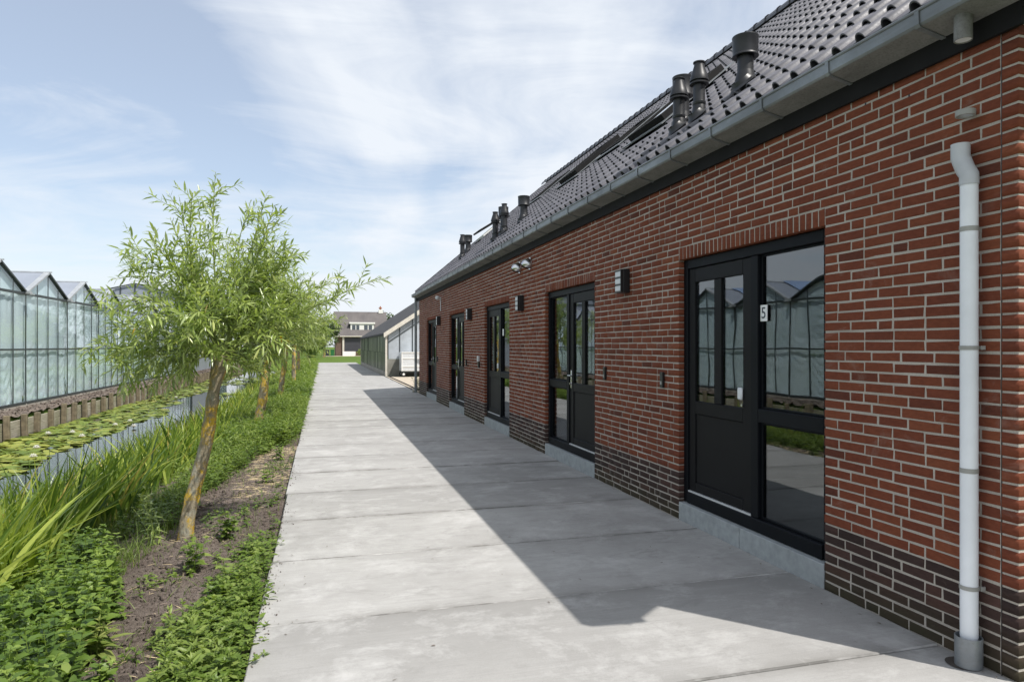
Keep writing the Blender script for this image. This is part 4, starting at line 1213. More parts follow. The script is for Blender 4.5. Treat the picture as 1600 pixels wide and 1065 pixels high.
m = MB(); m.prism([(SX - 0.14, SE - 0.22), (SRX, zr - 0.14), (SRX, zr + 0.11), (SX - 0.14, SE + 0.03)], 'y', SYN - 0.24, SYN - 0.205)
inold(m.build('verge_board', 'beige_board'))
# gable end: glass between bars above a low wall
def gz(x): return SE - 0.13 + (x - SX) * SPI
xs = [SX + 0.10, SX + 0.72, SX + 1.40, SX + 2.1, SX + 2.8, SX + 3.5]
for a, b in zip(xs[:-1], xs[1:]):
    m = MB(); m.prism([(a + 0.026, 0.895), (b - 0.026, 0.895), (b - 0.026, gz(b)), (a + 0.026, gz(a))], 'y', SYN - 0.004, SYN + 0.004)
    inold(m.build('gable_pane', 'gable_glass'))
m = MB()
for x in xs: m.box(x - 0.025, x + 0.025, SYN - 0.03, SYN + 0.03, 0.9, gz(x) - 0.01)
m.prism([(xs[0] + 0.03, gz(xs[0]) - 0.4), (xs[-1], gz(xs[-1]) - 0.4), (xs[-1], gz(xs[-1]) - 0.34), (xs[0] + 0.03, gz(xs[0]) - 0.34)], 'y', SYN - 0.05, SYN - 0.032)
inold(m.build('gable_bars', 'bar_dark'))
inold(quick('low_wall', 'low_wall', None, (SX + 0.06, SX + 6.0, SYN - 0.03, SYN + 0.05, -0.1, 0.89)))

# parked aluminium trailer in front of it
tr = empty('trailer', (4.0, 35.6, 0)); tag(tr, 'low silver trailer with a blue printed panel before the old glasshouse', 'trailer')
m = MB(); m.cbox(0.0, 2.3, 0, 1.1, 0.28, 1.26, 0.02); m.build('body', 'aluminium', tr)
m = MB()
for z in (0.50, 0.92, 1.225): m.cbox(-0.01, 2.31, -0.025, -0.001, z, z + 0.05, 0.005)
m.cbox(0.0, 0.05, -0.024, -0.0015, 0.29, 1.2, 0.004)
m.build('rail', 'white_paint', tr)
m = MB(); m.prism([(0.62, 0.86), (1.55, 1.0), (1.75, 0.70), (1.2, 0.55), (0.85, 0.66)], 'y', -0.004, -0.0012); m.build('printed_panel', 'grey_print', tr)
m = MB(); m.prism([(0.95, 0.70), (1.15, 0.86), (1.3, 0.98), (1.65, 0.99), (1.55, 0.80), (1.2, 0.66)], 'y', -0.0075, -0.0045); m.build('printed_emblem', 'blue_print', tr)
for (x, y) in ((0.12, 0.1), (0.12, 1.0), (2.15, 0.1), (2.15, 1.0)):
    m = MB(); m.tube([(x, y - 0.04, 0.125), (x, y + 0.04, 0.125)], 0.125, 18); w = m.build('wheel', 'rubber', tr, True)
    m = MB(); m.tube([(x, y - 0.046, 0.125), (x, y + 0.046, 0.125)], 0.06, 14); m.build('rim', 'white_paint', w, True)
    m = MB(); m.box(x - 0.02, x + 0.02, y - 0.06, y + 0.06, 0.252, 0.279); m.build('mount', 'rubber', tr)
m = MB(); m.box(0.05, 2.25, 0.05, 1.05, 0.20, 0.279); m.build('chassis', 'bar_dark', tr)
# drain rails between path and yard
for i, (x0, x1) in enumerate(((3.205, 3.235), (3.40, 3.425))):
    m = MB(); m.cbox(x0, x1, 23.9, 36.2, -0.06, 0.012 + 0.01 * i, 0.004)
    tag(m.build('edging_strip', 'soil_bed'), ('dark edging strip along the path edge past the building', 'dark strip set in the beige yard past the building')[i], 'edging')
m = MB(); m.cbox(3.02, 3.17, 23.45, 23.62, 0.004, 0.10, 0.01); tag(m.build('stone_block', 'base_concrete'), 'small grey block at the foot of the far downpipe', 'block')

# ------------------------------------------------------------------ the house at the end
hs = empty('house', (2.3, 118, -0.1)); tag(hs, 'detached house with brown tiled roof, white dormer and garage', 'house')
m = MB(); m.prism([(0, 0), (8.6, 0), (8.6, 3.5), (0, 3.5)], 'y', 0.0, 9.0)
m.add([(0, 0, 3.51), (8.6, 0, 3.51), (8.6, 4.5, 7.4), (0, 4.5, 7.4), (0, 9, 3.51), (8.6, 9, 3.51)], [(0, 3, 4), (1, 5, 2)])
m.build('wall', 'far_brick', hs)
def slope(mb, x0, x1, y0, z0, y1, z1, th):
    mb.add([(x0, y0, z0), (x1, y0, z0), (x1, y1, z1), (x0, y1, z1), (x0, y0, z0 - th), (x1, y0, z0 - th), (x1, y1, z1 - th), (x0, y1, z1 - th)],
           [(0, 1, 2, 3), (4, 7, 6, 5), (0, 4, 5, 1), (1, 5, 6, 2), (2, 6, 7, 3), (3, 7, 4, 0)])
m = MB(); slope(m, -0.25, 8.75, -0.5, 3.35, 4.5, 7.65, 0.16); slope(m, -0.25, 8.75, 9.5, 3.35, 4.501, 7.648, 0.16)
rf = m.build('roof', 'far_tile', hs)
m = MB(); m.cbox(7.4, 8.15, 4.1, 4.8, 7.4, 8.05, 0.02); m.build('chimney', 'white_paint', rf)
m = MB(); m.lathe([(0.14, 8.05), (0.18, 8.25), (0.30, 8.27), (0.30, 8.4), (0.12, 8.45), (0.12, 8.65), (0.0, 8.68)], (7.75, 4.45, 0), 10); m.build('chimney_pot', 'terracotta', rf)
dm = MB(); dm.cbox(2.45, 6.35, 0.75, 4.0, 4.10, 5.40, 0.02); dm.cbox(2.25, 6.55, 0.60, 4.2, 5.41, 5.68, 0.02); dorm = dm.build('dormer', 'white_paint', hs)
for (x0, x1) in ((2.72, 3.28), (3.42, 3.92), (4.72, 5.32), (5.48, 6.05)):
    m = MB(); m.box(x0, x1, 0.735, 0.749, 4.32, 5.24); m.build('pane', 'far_glass', dorm)
m = MB(); m.box(2.15, 2.44, 1.2, 3.0, 4.0, 5.35); m.build('cheek', 'roof_felt', dorm)
m = MB(); m.cbox(1.45, 5.2, -0.06, -0.01, 0.75, 3.05, 0.01); gd = m.build('garage_door', 'garage_door', hs)
for k in range(5):
    m = MB(); m.box(1.46, 5.19, -0.075, -0.061, 0.77 + k * 0.455, 1.20 + k * 0.455); m.build('slat', 'garage_door', gd)
m = MB(); m.cbox(1.1, 1.4, -0.25, 0.0 - 0.002, 0.0, 3.15, 0.01); m.cbox(0.6, 5.6, -0.25, -0.003, 3.151, 3.30, 0.01); m.build('porch_beam', 'beige_board', hs)
m = MB(); m.cbox(-0.2, 8.8, -0.55, -0.40, 3.20, 3.34, 0.02); m.build('gutter', 'beige_board', hs)
m = MB(); m.cbox(1.1, 3.2, -1.6, -1.35, 0.0, 0.75, 0.02); tag_wall = m.build('garden_wall', 'white_paint'); tag_wall.location = (2.3, 118, -0.1)
tag(tag_wall, 'low white garden wall in front of the house', 'garden wall')
m = MB(); m.cbox(0.6, 0.72, 2.4, 2.5, 5.6, 5.95, 0.01); m.build('roof_vent', 'roof_felt', rf)
def bin_(x, y, mat, label):
    t = empty('wheelie_bin', (x, y, -0.1)); tag(t, label, 'bin')
    m = MB(); m.add([(-.24, -.28, .08), (.24, -.28, .08), (.24, .28, .08), (-.24, .28, .08), (-.29, -.36, 1.0), (.29, -.36, 1.0), (.29, .36, 1.0), (-.29, .36, 1.0)],
        [(0, 3, 2, 1), (4, 5, 6, 7), (0, 1, 5, 4), (1, 2, 6, 5), (2, 3, 7, 6), (3, 0, 4, 7)]); m.build('body', mat, t)
    m = MB(); m.cbox(-.31, .31, -.39, .38, 1.003, 1.07, 0.015); m.build('lid', mat, t)
    for sx in (-.26, .2): m = MB(); m.tube([(sx, .3, .1), (sx + .06, .3, .1)], .1, 12); m.build('wheel', 'rubber', t)
bin_(1.75, 116.3, 'green_bin', 'green wheelie bin left of the garage')
bin_(0.95, 116.6, 'dark_box', 'dark wheelie bin beside the green one')
quick('drive', 'yard_paving', None, (0.2, 9.5, 112.8, 117.6, -0.14, -0.085))
bpy.data.objects['drive']['kind'] = 'structure'; bpy.data.objects['drive']['label'] = 'pale paved drive before the far house'; bpy.data.objects['drive']['category'] = 'drive'
t = empty('crate', (-0.72, 59.0, -0.06)); tag(t, 'small dark crate at the far left edge of the path', 'crate')
m = MB(); m.cbox(-.25, .25, -.2, .2, 0.0, 0.22, 0.015); m.build('body', 'dark_box', t)
m = MB(); m.cbox(-.28, .28, -.23, .23, 0.221, 0.27, 0.015); m.build('lid', 'black_plastic', t)

# ------------------------------------------------------------------ foliage builders (arrays of small faces)
def unit_rows(a): return a / np.maximum(np.linalg.norm(a, axis=-1, keepdims=True), 1e-9)
LF = np.array([(0, 3, 2), (0, 2, 1), (2, 3, 6), (2, 6, 5), (1, 2, 5), (1, 5, 4), (5, 6, 7), (4, 5, 7)])
def leaf_cloud(pos, dirs, ups, L, Wd, tint, fold=0.22, droop=0.18, w1=1.0, w2=0.72):
    """folded, drooping leaves: 8 vertices and 8 triangles each"""
    pos = np.asarray(pos, float); N = len(pos)
    d = unit_rows(np.asarray(dirs, float)); u = np.asarray(ups, float)
    u = unit_rows(u - d * np.sum(u * d, -1, keepdims=True)); s = np.cross(d, u)
    L = np.broadcast_to(np.asarray(L, float), (N,))[:, None]; Wd = np.broadcast_to(np.asarray(Wd, float), (N,))[:, None]
    dr = droop if np.ndim(droop) == 0 else np.asarray(droop)[:, None]
    def at(t, w, f):
        return pos + d * (L * t) + s * (Wd * 0.5 * w) + u * (Wd * 0.5 * f) + np.array([0, 0, -1.0]) * (L * dr * t * t)
    P = np.stack([at(0, 0, 0), at(.30, -w1, fold), at(.30, 0, 0), at(.30, w1, fold), at(.66, -w2, fold * w2), at(.66, 0, 0), at(.66, w2, fold * w2), at(1, 0, 0)], 1)
    F = (np.arange(N)[:, None, None] * 8 + LF[None]).reshape(-1, 3)
    return P.reshape(-1, 3), F, np.repeat(np.asarray(tint, float), 8)
def blade_cloud(pos, dirs, bend, L, Wd, tint, seg=6, face=None, power=2.0):
    """long grass-like blades; bend is the sideways displacement vector at the tip (per unit length)"""
    pos = np.asarray(pos, float); N = len(pos)
    d = unit_rows(np.asarray(dirs, float)); L = np.broadcast_to(np.asarray(L, float), (N,))[:, None]; Wd = np.broadcast_to(np.asarray(Wd, float), (N,))[:, None]
    if face is None:
        a = RNG.uniform(0, 2 * np.pi, N); face = np.stack([np.cos(a), np.sin(a), np.zeros(N)], -1)
    s = unit_rows(face - d * np.sum(face * d, -1, keepdims=True))
    P = []
    for k in range(seg + 1):
        t = k / seg; w = (1 - t ** 2.2) * (0.75 + 0.25 * min(1, t * 4)) + 0.02
        c = pos + d * (L * t) + bend * (L * t ** power)
        P += [c - s * (Wd * .5 * w), c + s * (Wd * .5 * w)]
    P = np.stack(P, 1); m = 2 * (seg + 1)
    f = np.array([(2 * k, 2 * k + 1, 2 * k + 3, 2 * k + 2) for k in range(seg)])
    F = (np.arange(N)[:, None, None] * m + f[None]).reshape(-1, 4)
    return P.reshape(-1, 3), F, np.repeat(np.asarray(tint, float), m)
def join(parts):
    V = []; F = []; T = []; n = 0
    for v, f, t in parts:
        V.append(v); F.append(f + n); T.append(t); n += len(v)
    return np.concatenate(V), np.concatenate(F), np.concatenate(T)
def sticks(paths, rad, name, mat, parent=None, n=5, loc=None):
    m = MB()
    for p, r in zip(paths, rad): m.tube(p, r, n, cap=False)
    return m.build(name, mat, parent, smooth=True, loc=loc)

# ------------------------------------------------------------------ pollard willows
RV = np.array([CY, -SY, 0.0]); FV = np.array([SY, CY, 0.0]); UV = np.array([0, 0, 1.0])
def willow(name_label, base, head, r0, shoots, seed, leaf_step=0.021, leaf_L=0.098, mass=1.0):
    rng = np.random.default_rng(seed); rp = random.Random(seed)
    t = empty('willow_tree', base); tag(t, name_label, 'tree', 'young pollard willows along the bank')
    H = np.array(head) - np.array(base)
    # trunk: slightly sinuous, knobbly, swelling at the pollard head
    pts = []; rad = []; ns = 22
    for k in range(ns + 1):
        q = k / ns
        p = H * q + np.array([0.02 * math.sin(q * 7 + seed), 0.02 * math.cos(q * 5 + seed), 0]) * (q * (1 - q) * 3)
        pts.append(tuple(p + np.array([0, 0, -0.12 if k == 0 else 0])))
        rr_ = r0 * (1.18 - 0.30 * q) * (1.30 if k == 0 else 1.0) * (1 + 0.06 * math.sin(k * 2.1 + seed))
        if q > 0.86: rr_ *= 1 + (q - 0.86) * 4.2
        rad.append(rr_)
    pts.append(tuple(H + np.array([0.0, 0, 0.09]))); rad.append(r0 * 1.05)
    pts.append(tuple(H + np.array([0.0, 0, 0.15]))); rad.append(r0 * 0.5)
    m = MB(); m.tube(pts, rad, 18)
    m.v = [(v[0] + 0.012 * (rp.random() - .5), v[1] + 0.012 * (rp.random() - .5), v[2]) for v in m.v]
    # knobs of old cuts round the head
    for k in range(9):
        a = rp.uniform(0, 6.28); e = rp.uniform(-0.2, 0.9); o = Vector(H) + Vector((0, 0, 0.02))
        dv = Vector((math.cos(a) * math.cos(e), math.sin(a) * math.cos(e), math.sin(e)))
        m.tube([o + dv * r0 * 0.6, o + dv * r0 * 1.35, o + dv * r0 * 1.75], [r0 * .5, r0 * .42, r0 * .15], 8)
    m.build('trunk', 'willow_bark', t, smooth=True)
    paths = []; prad = []; P = []; D = []; TT = []; LL = []
    def run(curve, r, step, lstart=0.12, size=1.0):
        """leaves along a curve given as function t->point (numpy)"""
        ts = np.linspace(0, 1, 9); C = np.array([curve(x) for x in ts])
        paths.append([tuple(c) for c in C]); prad.append([r * (1 - 0.85 * x) + 0.0006 for x in ts])
        ln = np.sum(np.linalg.norm(np.diff(C, axis=0), axis=1)); n = max(3, int(ln / step))
        for i in range(n):
            x = lstart + (1 - lstart) * (i + rng.uniform(0, 1)) / n
            p = curve(min(x, 1)); tg = curve(min(x + 0.03, 1.03)) - curve(x - 0.0); tg = tg / np.linalg.norm(tg)
            a = i * 2.4 + rng.uniform(-0.5, 0.5)
            e1 = np.cross(tg, [0, 0, 1.0]); e1 = e1 / (np.linalg.norm(e1) + 1e-6); e2 = np.cross(tg, e1)
            out = e1 * math.cos(a) + e2 * math.sin(a)
            dr = tg * rng.uniform(0.45, 1.0) + out * rng.uniform(0.45, 0.9)
            P.append(p); D.append(dr); LL.append(leaf_L * size * rng.uniform(0.6, 1.2) * (0.55 if x > 0.93 else 1))
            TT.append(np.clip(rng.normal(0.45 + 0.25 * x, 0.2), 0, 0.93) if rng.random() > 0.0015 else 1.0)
    H0 = H + np.array([0, 0, 0.05])
    for (r_, u_, d_, bow) in shoots:
        tip = RV * r_ + UV * u_ + FV * d_
        ln = np.linalg.norm(tip); up = np.array([0, 0, bow * ln])
        wob = rng.normal(0, 0.035, 3) * ln
        st = tip / ln * r0 * 0.9
        cv = (lambda tip, up, wob, st: lambda x: H0 + st * (1 - x) + tip * x + up * (4 * x * (1 - x)) * 0.5 + wob * math.sin(3.1 * x))(tip, up, wob, st)
        run(cv, 0.0085 * (0.6 + 0.4 * ln), leaf_step * 1.7, 0.16)
        for k in range(int(5 + ln * 8.5 * mass)):
            x0 = rng.uniform(0.15, 0.92); b = cv(x0); tg = cv(x0 + 0.05) - b; tg = tg / np.linalg.norm(tg)
            side = rng.normal(0, 1, 3); side -= tg * side.dot(tg); side /= np.linalg.norm(side)
            l2 = rng.uniform(0.16, 0.52) * (1.1 - 0.6 * x0) * min(1.2, ln)
            dv = tg * rng.uniform(0.4, 0.9) + side * rng.uniform(0.5, 1.0); dv[2] += 0.12; dv /= np.linalg.norm(dv)
            c2 = (lambda b, dv, l2, g: lambda x: b + dv * l2 * x + np.array([0, 0, g]) * l2 * x * x)(b, dv, l2, rng.uniform(-0.2, 0.12))
            run(c2, 0.0026, leaf_step, 0.05, 0.95)
    P = np.array(P); D = np.array(D)
    ups = np.array([0, 0, 1.0]) + rng.normal(0, 0.45, P.shape)
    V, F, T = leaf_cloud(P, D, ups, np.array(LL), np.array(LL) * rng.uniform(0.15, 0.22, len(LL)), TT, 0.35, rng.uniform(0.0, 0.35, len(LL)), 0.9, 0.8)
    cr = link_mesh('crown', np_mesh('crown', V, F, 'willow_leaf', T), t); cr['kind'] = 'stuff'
    sticks(paths, prad, 'shoots', 'shoot_bark', t)['kind'] = 'stuff'
    return t
def rnd_shoots(seed, n=34, top=1.75, spread=1.25):
    rg2 = random.Random(seed); L = []
    for k in range(n):
        a = rg2.uniform(0, 6.283); e = rg2.uniform(0.0, 1.45) if k % 3 else rg2.uniform(-0.15, 0.4)
        ln = rg2.uniform(0.75, 1.0) * (spread + (top - spread) * math.sin(max(e, 0)))
        L.append((ln * math.cos(a) * math.cos(e), ln * math.sin(e), ln * math.sin(a) * math.cos(e), rg2.uniform(.03, .16)))
    return L
def pxs(lst, hx, hy, k):
    """(pixel x, pixel y, depth, bow) measured on the photo -> metres from the head"""
    return [((a - hx) * k, (hy - b) * k, d, w) for a, b, d, w in lst]
main = pxs([(330, 272, 0.1, .05), (298, 322, -.2, .08), (395, 318, .25, .03), (437, 332, -.15, .06), (268, 365, .35, .08), (232, 396, -.3, .1), (187, 408, .15, .10),
    (205, 470, -.5, .12), (150, 520, .3, .12), (130, 548, -.1, .10), (165, 585, .35, .14), (215, 590, -.6, .2), (452, 398, .1, .07), (478, 440, .5, .08),
    (588, 434, .2, .07), (520, 452, -.2, .10), (500, 500, .5, .12), (455, 540, -.45, .15), (350, 330, -.6, .04), (375, 380, .8, .05), (310, 400, -.8, .06), (420, 450, -.8, .1),
    (250, 520, -.85, .15), (270, 450, .9, .1), (400, 420, -.3, .05), (345, 400, 1.1, .05), (290, 560, .8, .2), (420, 560, .55, .2), (240, 560, .1, .18), (255, 605, -.2, .3), (300, 610, -.5, .3), (200, 560, -.3, .2), (180, 545, .2, .16), (390, 600, .4, .3), (430, 590, -.3, .25), (330, 600, .6, .3),
    (360, 300, .5, .04), (310, 480, -1.0, .12), (390, 500, -1.0, .12), (225, 440, .6, .1), (470, 480, .9, .1), (340, 470, .3, .05), (300, 520, -.3, .1), (400, 520, .2, .1)],
    345, 560, 6.25 / 1067)
willow('nearest young willow with a lichen-spotted leaning trunk', (-1.19, 6.75, -0.13), (-0.88, 6.68, 1.46), 0.054, main + rnd_shoots(77, 10, 1.25, 0.95), 4, 0.0185, 0.112, 1.05)
willow('second young willow from the camera, behind the nearest one', (-1.30, 15.35, -0.14), (-1.02, 15.3, 1.75), 0.085, rnd_shoots(12, 42, 1.9, 1.5), 12, 0.018, 0.12, 0.9)
willow('third young willow from the camera with a slender trunk', (-1.20, 21.6, -0.12), (-1.0, 21.6, 1.7), 0.07, rnd_shoots(15, 36, 1.8, 1.4), 15, 0.023, 0.13, 0.8)
willow('fourth young willow from the camera beside the far path', (-1.12, 29.4, -0.12), (-1.06, 29.4, 1.75), 0.08, rnd_shoots(18, 32, 1.8, 1.4), 18, 0.03, 0.15, 0.7)
willow('farthest young willow beside the end of the path', (-1.20, 39.6, -0.12), (-1.25, 39.6, 1.75), 0.085, rnd_shoots(22, 32, 1.9, 1.5), 22, 0.035, 0.17, 0.7)

# ------------------------------------------------------------------ bank vegetation
def on_bank(x, y): return np.stack([x, y, bank_z(x, y)], -1)
def clumpy(n, x0, x1, y0, y1, seed, thr=0.0, sc=1.6, keep=None):
    """n random spots in a rectangle, thinned by value noise (and by keep(x,y) if given)"""
    r = np.random.default_rng(seed); x = r.uniform(x0, x1, n); y = r.uniform(y0, y1, n)
    k = vnoise(x * sc, y * sc, seed) + 0.25 * r.uniform(-1, 1, n) > thr
    if keep is not None: k &= keep(x, y)
    return x[k], y[k]
def soil_gap(x, y):
    """1 where the bare soil strip shows, 0 in the green"""
    mid = np.interp(y, [2, 4, 5.2, 6.2, 8, 10, 11.5], [-0.86, -0.98, -1.02, -0.92, -0.85, -0.72, -0.60])
    half = np.interp(y, [2, 4, 5.0, 5.6, 8, 10, 11.3, 12.2], [0.12, 0.20, 0.24, 0.48, 0.48, 0.34, 0.22, 0.0])
    return np.abs(x - mid + 0.22 * (vnoise(x * 3, y * 3, 6) - 0.5)) < half
def herb(x, y, h, pairs, leafL, ratio, seed, spread=0.95, droop=0.30, upl=0.35, tintm=0.5, base=None, lean=0.12):
    """upright herbs with opposite leaf pairs; returns leaf arrays and stem paths"""
    r = np.random.default_rng(seed); N = len(x)
    B = base if base is not None else on_bank(x, y)
    h = h * r.uniform(0.65, 1.2, N); ld = r.normal(0, lean, (N, 2)); rot = r.uniform(0, 6.28, N); tn = np.clip(r.normal(tintm, 0.15, N) + 0.55 * (vnoise(np.asarray(x) * 2.3, np.asarray(y) * 2.3, 17) - 0.5), 0.02, 1)
    P = []; D = []; L = []; T = []
    for k in range(pairs):
        q = (k + 0.7) / pairs
        top = np.stack([B[:, 0] + ld[:, 0] * h * q * q, B[:, 1] + ld[:, 1] * h * q * q, B[:, 2] + h * q], -1)
        size = leafL * (0.55 + 0.75 * math.sin(math.pi * min(0.95, 0.20 + 0.62 * q))) * (0.55 if k == pairs - 1 else 1)
        nl = 2 if k < pairs - 1 else 4
        for j in range(nl):
            a = rot + k * 1.5708 + j * (math.pi if nl == 2 else math.pi / 2) + r.normal(0, 0.25, N)
            e = r.normal(upl + 0.5 * q - 0.25, 0.18, N)
            P.append(top); D.append(np.stack([np.cos(a) * np.cos(e) * spread, np.sin(a) * np.cos(e) * spread, np.sin(e)], -1))
            L.append(size * r.uniform(0.75, 1.15, N)); T.append(np.clip(tn + 0.30 * (q - 0.5) + r.normal(0, 0.09, N), 0, 1))
    P = np.concatenate(P); D = np.concatenate(D); L = np.concatenate(L); T = np.concatenate(T)
    U = np.array([0, 0, 1.0]) + r.normal(0, 0.22, P.shape)
    lv = leaf_cloud(P, D, U, L, L * ratio, T, 0.25, droop)
    S = []
    for i in range(N):
        S.append([tuple(B[i] + np.array([ld[i, 0] * h[i] * q * q, ld[i, 1] * h[i] * q * q, h[i] * q])) for q in (0, 0.4, 0.75, 1.0)])
    return lv, S
def stem_arrays(S, r=0.0025):
    """thin three-sided stems as one array"""
    V = []; F = []; n = 0
    for p in S:
        p = np.array(p)
        for i, q in enumerate(p):
            rr_ = r * (1 - 0.6 * i / len(p))
            V += [q + (rr_, 0, 0), q + (-rr_ * .5, rr_ * .87, 0), q + (-rr_ * .5, -rr_ * .87, 0)]
        for i in range(len(p) - 1):
            for k in range(3): F.append((n + i * 3 + k, n + i * 3 + (k + 1) % 3, n + (i + 1) * 3 + (k + 1) % 3, n + (i + 1) * 3 + k))
        n += len(p) * 3
    V = np.array(V); F = np.array(F)
    F = np.concatenate([F[:, [0, 1, 2]], F[:, [0, 2, 3]]])
    return V, F, np.full(len(V), 0.75)
def mass(name, parts, mat, label, cat):
    V, F, T = join(parts); o = link_mesh(name, np_mesh(name, V, F, mat, T)); tag(o, label, cat, kind='stuff'); return o

# nettles, lower left
x, y = clumpy(1150, -3.0, -1.02, 2.6, 6.5, 41, 0.06, 1.3, lambda x, y: (~soil_gap(x, y)) & (x < np.interp(y, [2.6, 4, 5.2, 6.5], [-1.0, -1.15, -1.32, -1.75])))
lv, S = herb(x, y, 0.36, 8, 0.070, 0.56, 41, tintm=0.40)
mass('nettles', [lv, stem_arrays(S, 0.003)], 'nettle_leaf', 'dense dark green nettle patch at the lower left', 'nettles')
# lighter herbs along the edge of the slabs
x, y = clumpy(440, -0.90, -0.40, 2.4, 5.15, 44, 0.40, 2.6, lambda x, y: ~soil_gap(x, y))
lv1, S1 = herb(x, y, 0.15, 7, 0.058, 0.36, 45, tintm=0.55, lean=0.3)
x, y = clumpy(190, -0.90, -0.40, 2.5, 5.1, 144, 0.48, 2.2, lambda x, y: ~soil_gap(x, y))
lv3, S3 = herb(x, y, 0.21, 9, 0.085, 0.19, 145, tintm=0.75, lean=0.25, upl=0.6)
x, y = clumpy(110, -0.90, -0.38, 2.5, 5.3, 146, 0.50, 2.2)
lv4, S4 = herb(x, y, 0.13, 3, 0.105, 0.55, 147, tintm=0.80, lean=0.3)
x, y = clumpy(240, -0.60, -0.31, 2.4, 6.2, 46, 0.30, 2.0)
lv2, S2 = herb(x, y, 0.10, 4, 0.055, 0.40, 47, tintm=0.45, lean=0.5)
mass('weeds', [lv1, stem_arrays(S1), lv2, stem_arrays(S2, 0.002), lv3, stem_arrays(S3), lv4, stem_arrays(S4)], 'weed_leaf', 'light green weeds crowding the near path edge', 'weeds')
# patchy small weeds on the bare soil
x, y = clumpy(760, -1.45, -0.36, 3.0, 12.0, 50, 0.66, 2.4)
lv1, S1 = herb(x, y, 0.08, 4, 0.046, 0.45, 51, tintm=0.5, lean=0.3)
mass('weeds', [lv1, stem_arrays(S1, 0.002)], 'weed_leaf', 'small weeds scattered over the bare soil strip', 'weeds')
# leafy cover on the middle and far bank
def mid_keep(x, y): return (x > np.interp(y, [6, 9, 11.5, 13, 75], [-1.9, -1.8, -1.8, -2.3, -2.6])) & (x < np.interp(y, [6, 9, 11, 12.0, 13, 75], [-1.28, -1.15, -0.95, -0.55, -0.38, -0.38])) & ~soil_gap(x, y)
parts = []
for (n, ya, yb, hh, lf, sd) in ((1500, 7.2, 12.5, 0.22, 0.062, 60), (2100, 12.0, 20.0, 0.27, 0.082, 61), (1900, 20.0, 34.0, 0.30, 0.12, 62), (1600, 34.0, 72.0, 0.34, 0.19, 63)):
    x, y = clumpy(n, -2.6, -0.36, ya, yb, sd, 0.12, 1.5, mid_keep)
    lv1, S1 = herb(x, y, hh, 5, lf, 0.42, sd, tintm=0.52, lean=0.25)
    parts += [lv1, stem_arrays(S1, 0.003)]
    x, y = clumpy(n // 3, -2.6, -0.36, ya, yb, sd + 500, 0.40, 1.2, mid_keep)
    lv1, S1 = herb(x, y, hh * 1.5, 7, lf * 1.3, 0.2, sd + 500, tintm=0.78, lean=0.25, upl=0.6)
    parts += [lv1, stem_arrays(S1, 0.003)]
    x, y = clumpy(n // 5, -2.6, -0.36, ya, yb, sd + 700, 0.45, 1.2, mid_keep)
    lv1, S1 = herb(x, y, hh * 0.8, 3, lf * 1.6, 0.55, sd + 700, tintm=0.70, lean=0.25)
    parts += [lv1, stem_arrays(S1, 0.003)]
mass('ground_cover', parts, 'weed_leaf', 'bright green leafy cover on the bank behind the first willow', 'ground cover')
# grass
def grass(n, x0, x1, y0, y1, L, W, seed, thr, keep=None, lean=0.35):
    x, y = clumpy(n, x0, x1, y0, y1, seed, thr, 1.8, keep)
    r = np.random.default_rng(seed); N = len(x); B = on_bank(x, y) - np.array([0, 0, 0.01])
    d = np.stack([r.normal(0, 0.22, N), r.normal(0, 0.22, N), np.ones(N)], -1)
    bend = np.stack([r.normal(0.05, lean, N), r.normal(0, lean, N), -r.uniform(0.05, 0.45, N)], -1)
    return blade_cloud(B, d, bend, L * r.uniform(0.5, 1.25, N), W, np.clip(r.normal(0.5, 0.22, N), 0, 1), 4)
g = [grass(5200, -2.4, -1.25, 5.4, 9.5, 0.24, 0.0055, 71, 0.30, lambda x, y: ~soil_gap(x, y)),
     grass(1400, -1.4, -0.36, 5.0, 12.0, 0.13, 0.004, 72, 0.60),
     grass(5200, -2.6, -0.38, 11.5, 26.0, 0.30, 0.008, 73, 0.45),
     grass(3200, -2.6, -0.38, 26.0, 72.0, 0.38, 0.014, 74, 0.40),
     grass(900, -1.5, -0.42, 2.6, 5.4, 0.12, 0.0038, 75, 0.45)]
mass('grass', g, 'grass_blade', 'fine green grass tufts on the bank', 'grass')
# yellow iris and reed along the water
def iris(n, x0, x1, y0, y1, L, W, seed, thr, lx, tm=0.5, keep=None):
    n = int(n * 1.25)
    x, y = clumpy(n, x0, x1, y0, y1, seed, thr, 1.1, keep)
    r = np.random.default_rng(seed); N = len(x); B = on_bank(x, y) - np.array([0, 0, 0.03])
    d = np.stack([r.normal(lx * 0.35, 0.19, N), r.normal(-0.03, 0.19, N), np.ones(N)], -1)
    bend = np.stack([r.normal(lx, 0.22, N), r.normal(-0.10, 0.22, N), -np.abs(r.normal(0.12, 0.18, N))], -1)
    a = r.normal(0.3, 0.8, N); face = np.stack([np.cos(a), np.sin(a), np.zeros(N)], -1)
    return blade_cloud(B, d, bend, L * r.uniform(0.55, 1.15, N), W * r.uniform(0.6, 1.3, N), np.where(r.random(N) < 0.035, 1.0, np.clip(r.normal(tm, 0.28, N), 0, 0.9)), 7, face)
ir = [iris(1150, -3.9, -2.25, 4.9, 8.6, 1.08, 0.032, 81, 0.20, 0.17, 0.48),
      iris(720, -3.9, -2.0, 8.2, 11.5, 0.95, 0.038, 82, 0.28, 0.14, 0.40),
      iris(1250, -3.7, -1.75, 10.5, 18.0, 0.85, 0.030, 83, 0.30, 0.04, 0.60),
      iris(800, -3.5, -2.2, 18.0, 34.0, 0.70, 0.042, 84, 0.42, 0.05, 0.68),
      iris(500, -3.4, -2.5, 34.0, 70.0, 0.70, 0.055, 86, 0.45, 0.05, 0.62)]
mass('reeds', ir, 'iris_leaf', 'tall sword-leaved reeds along the near edge of the ditch', 'reeds')
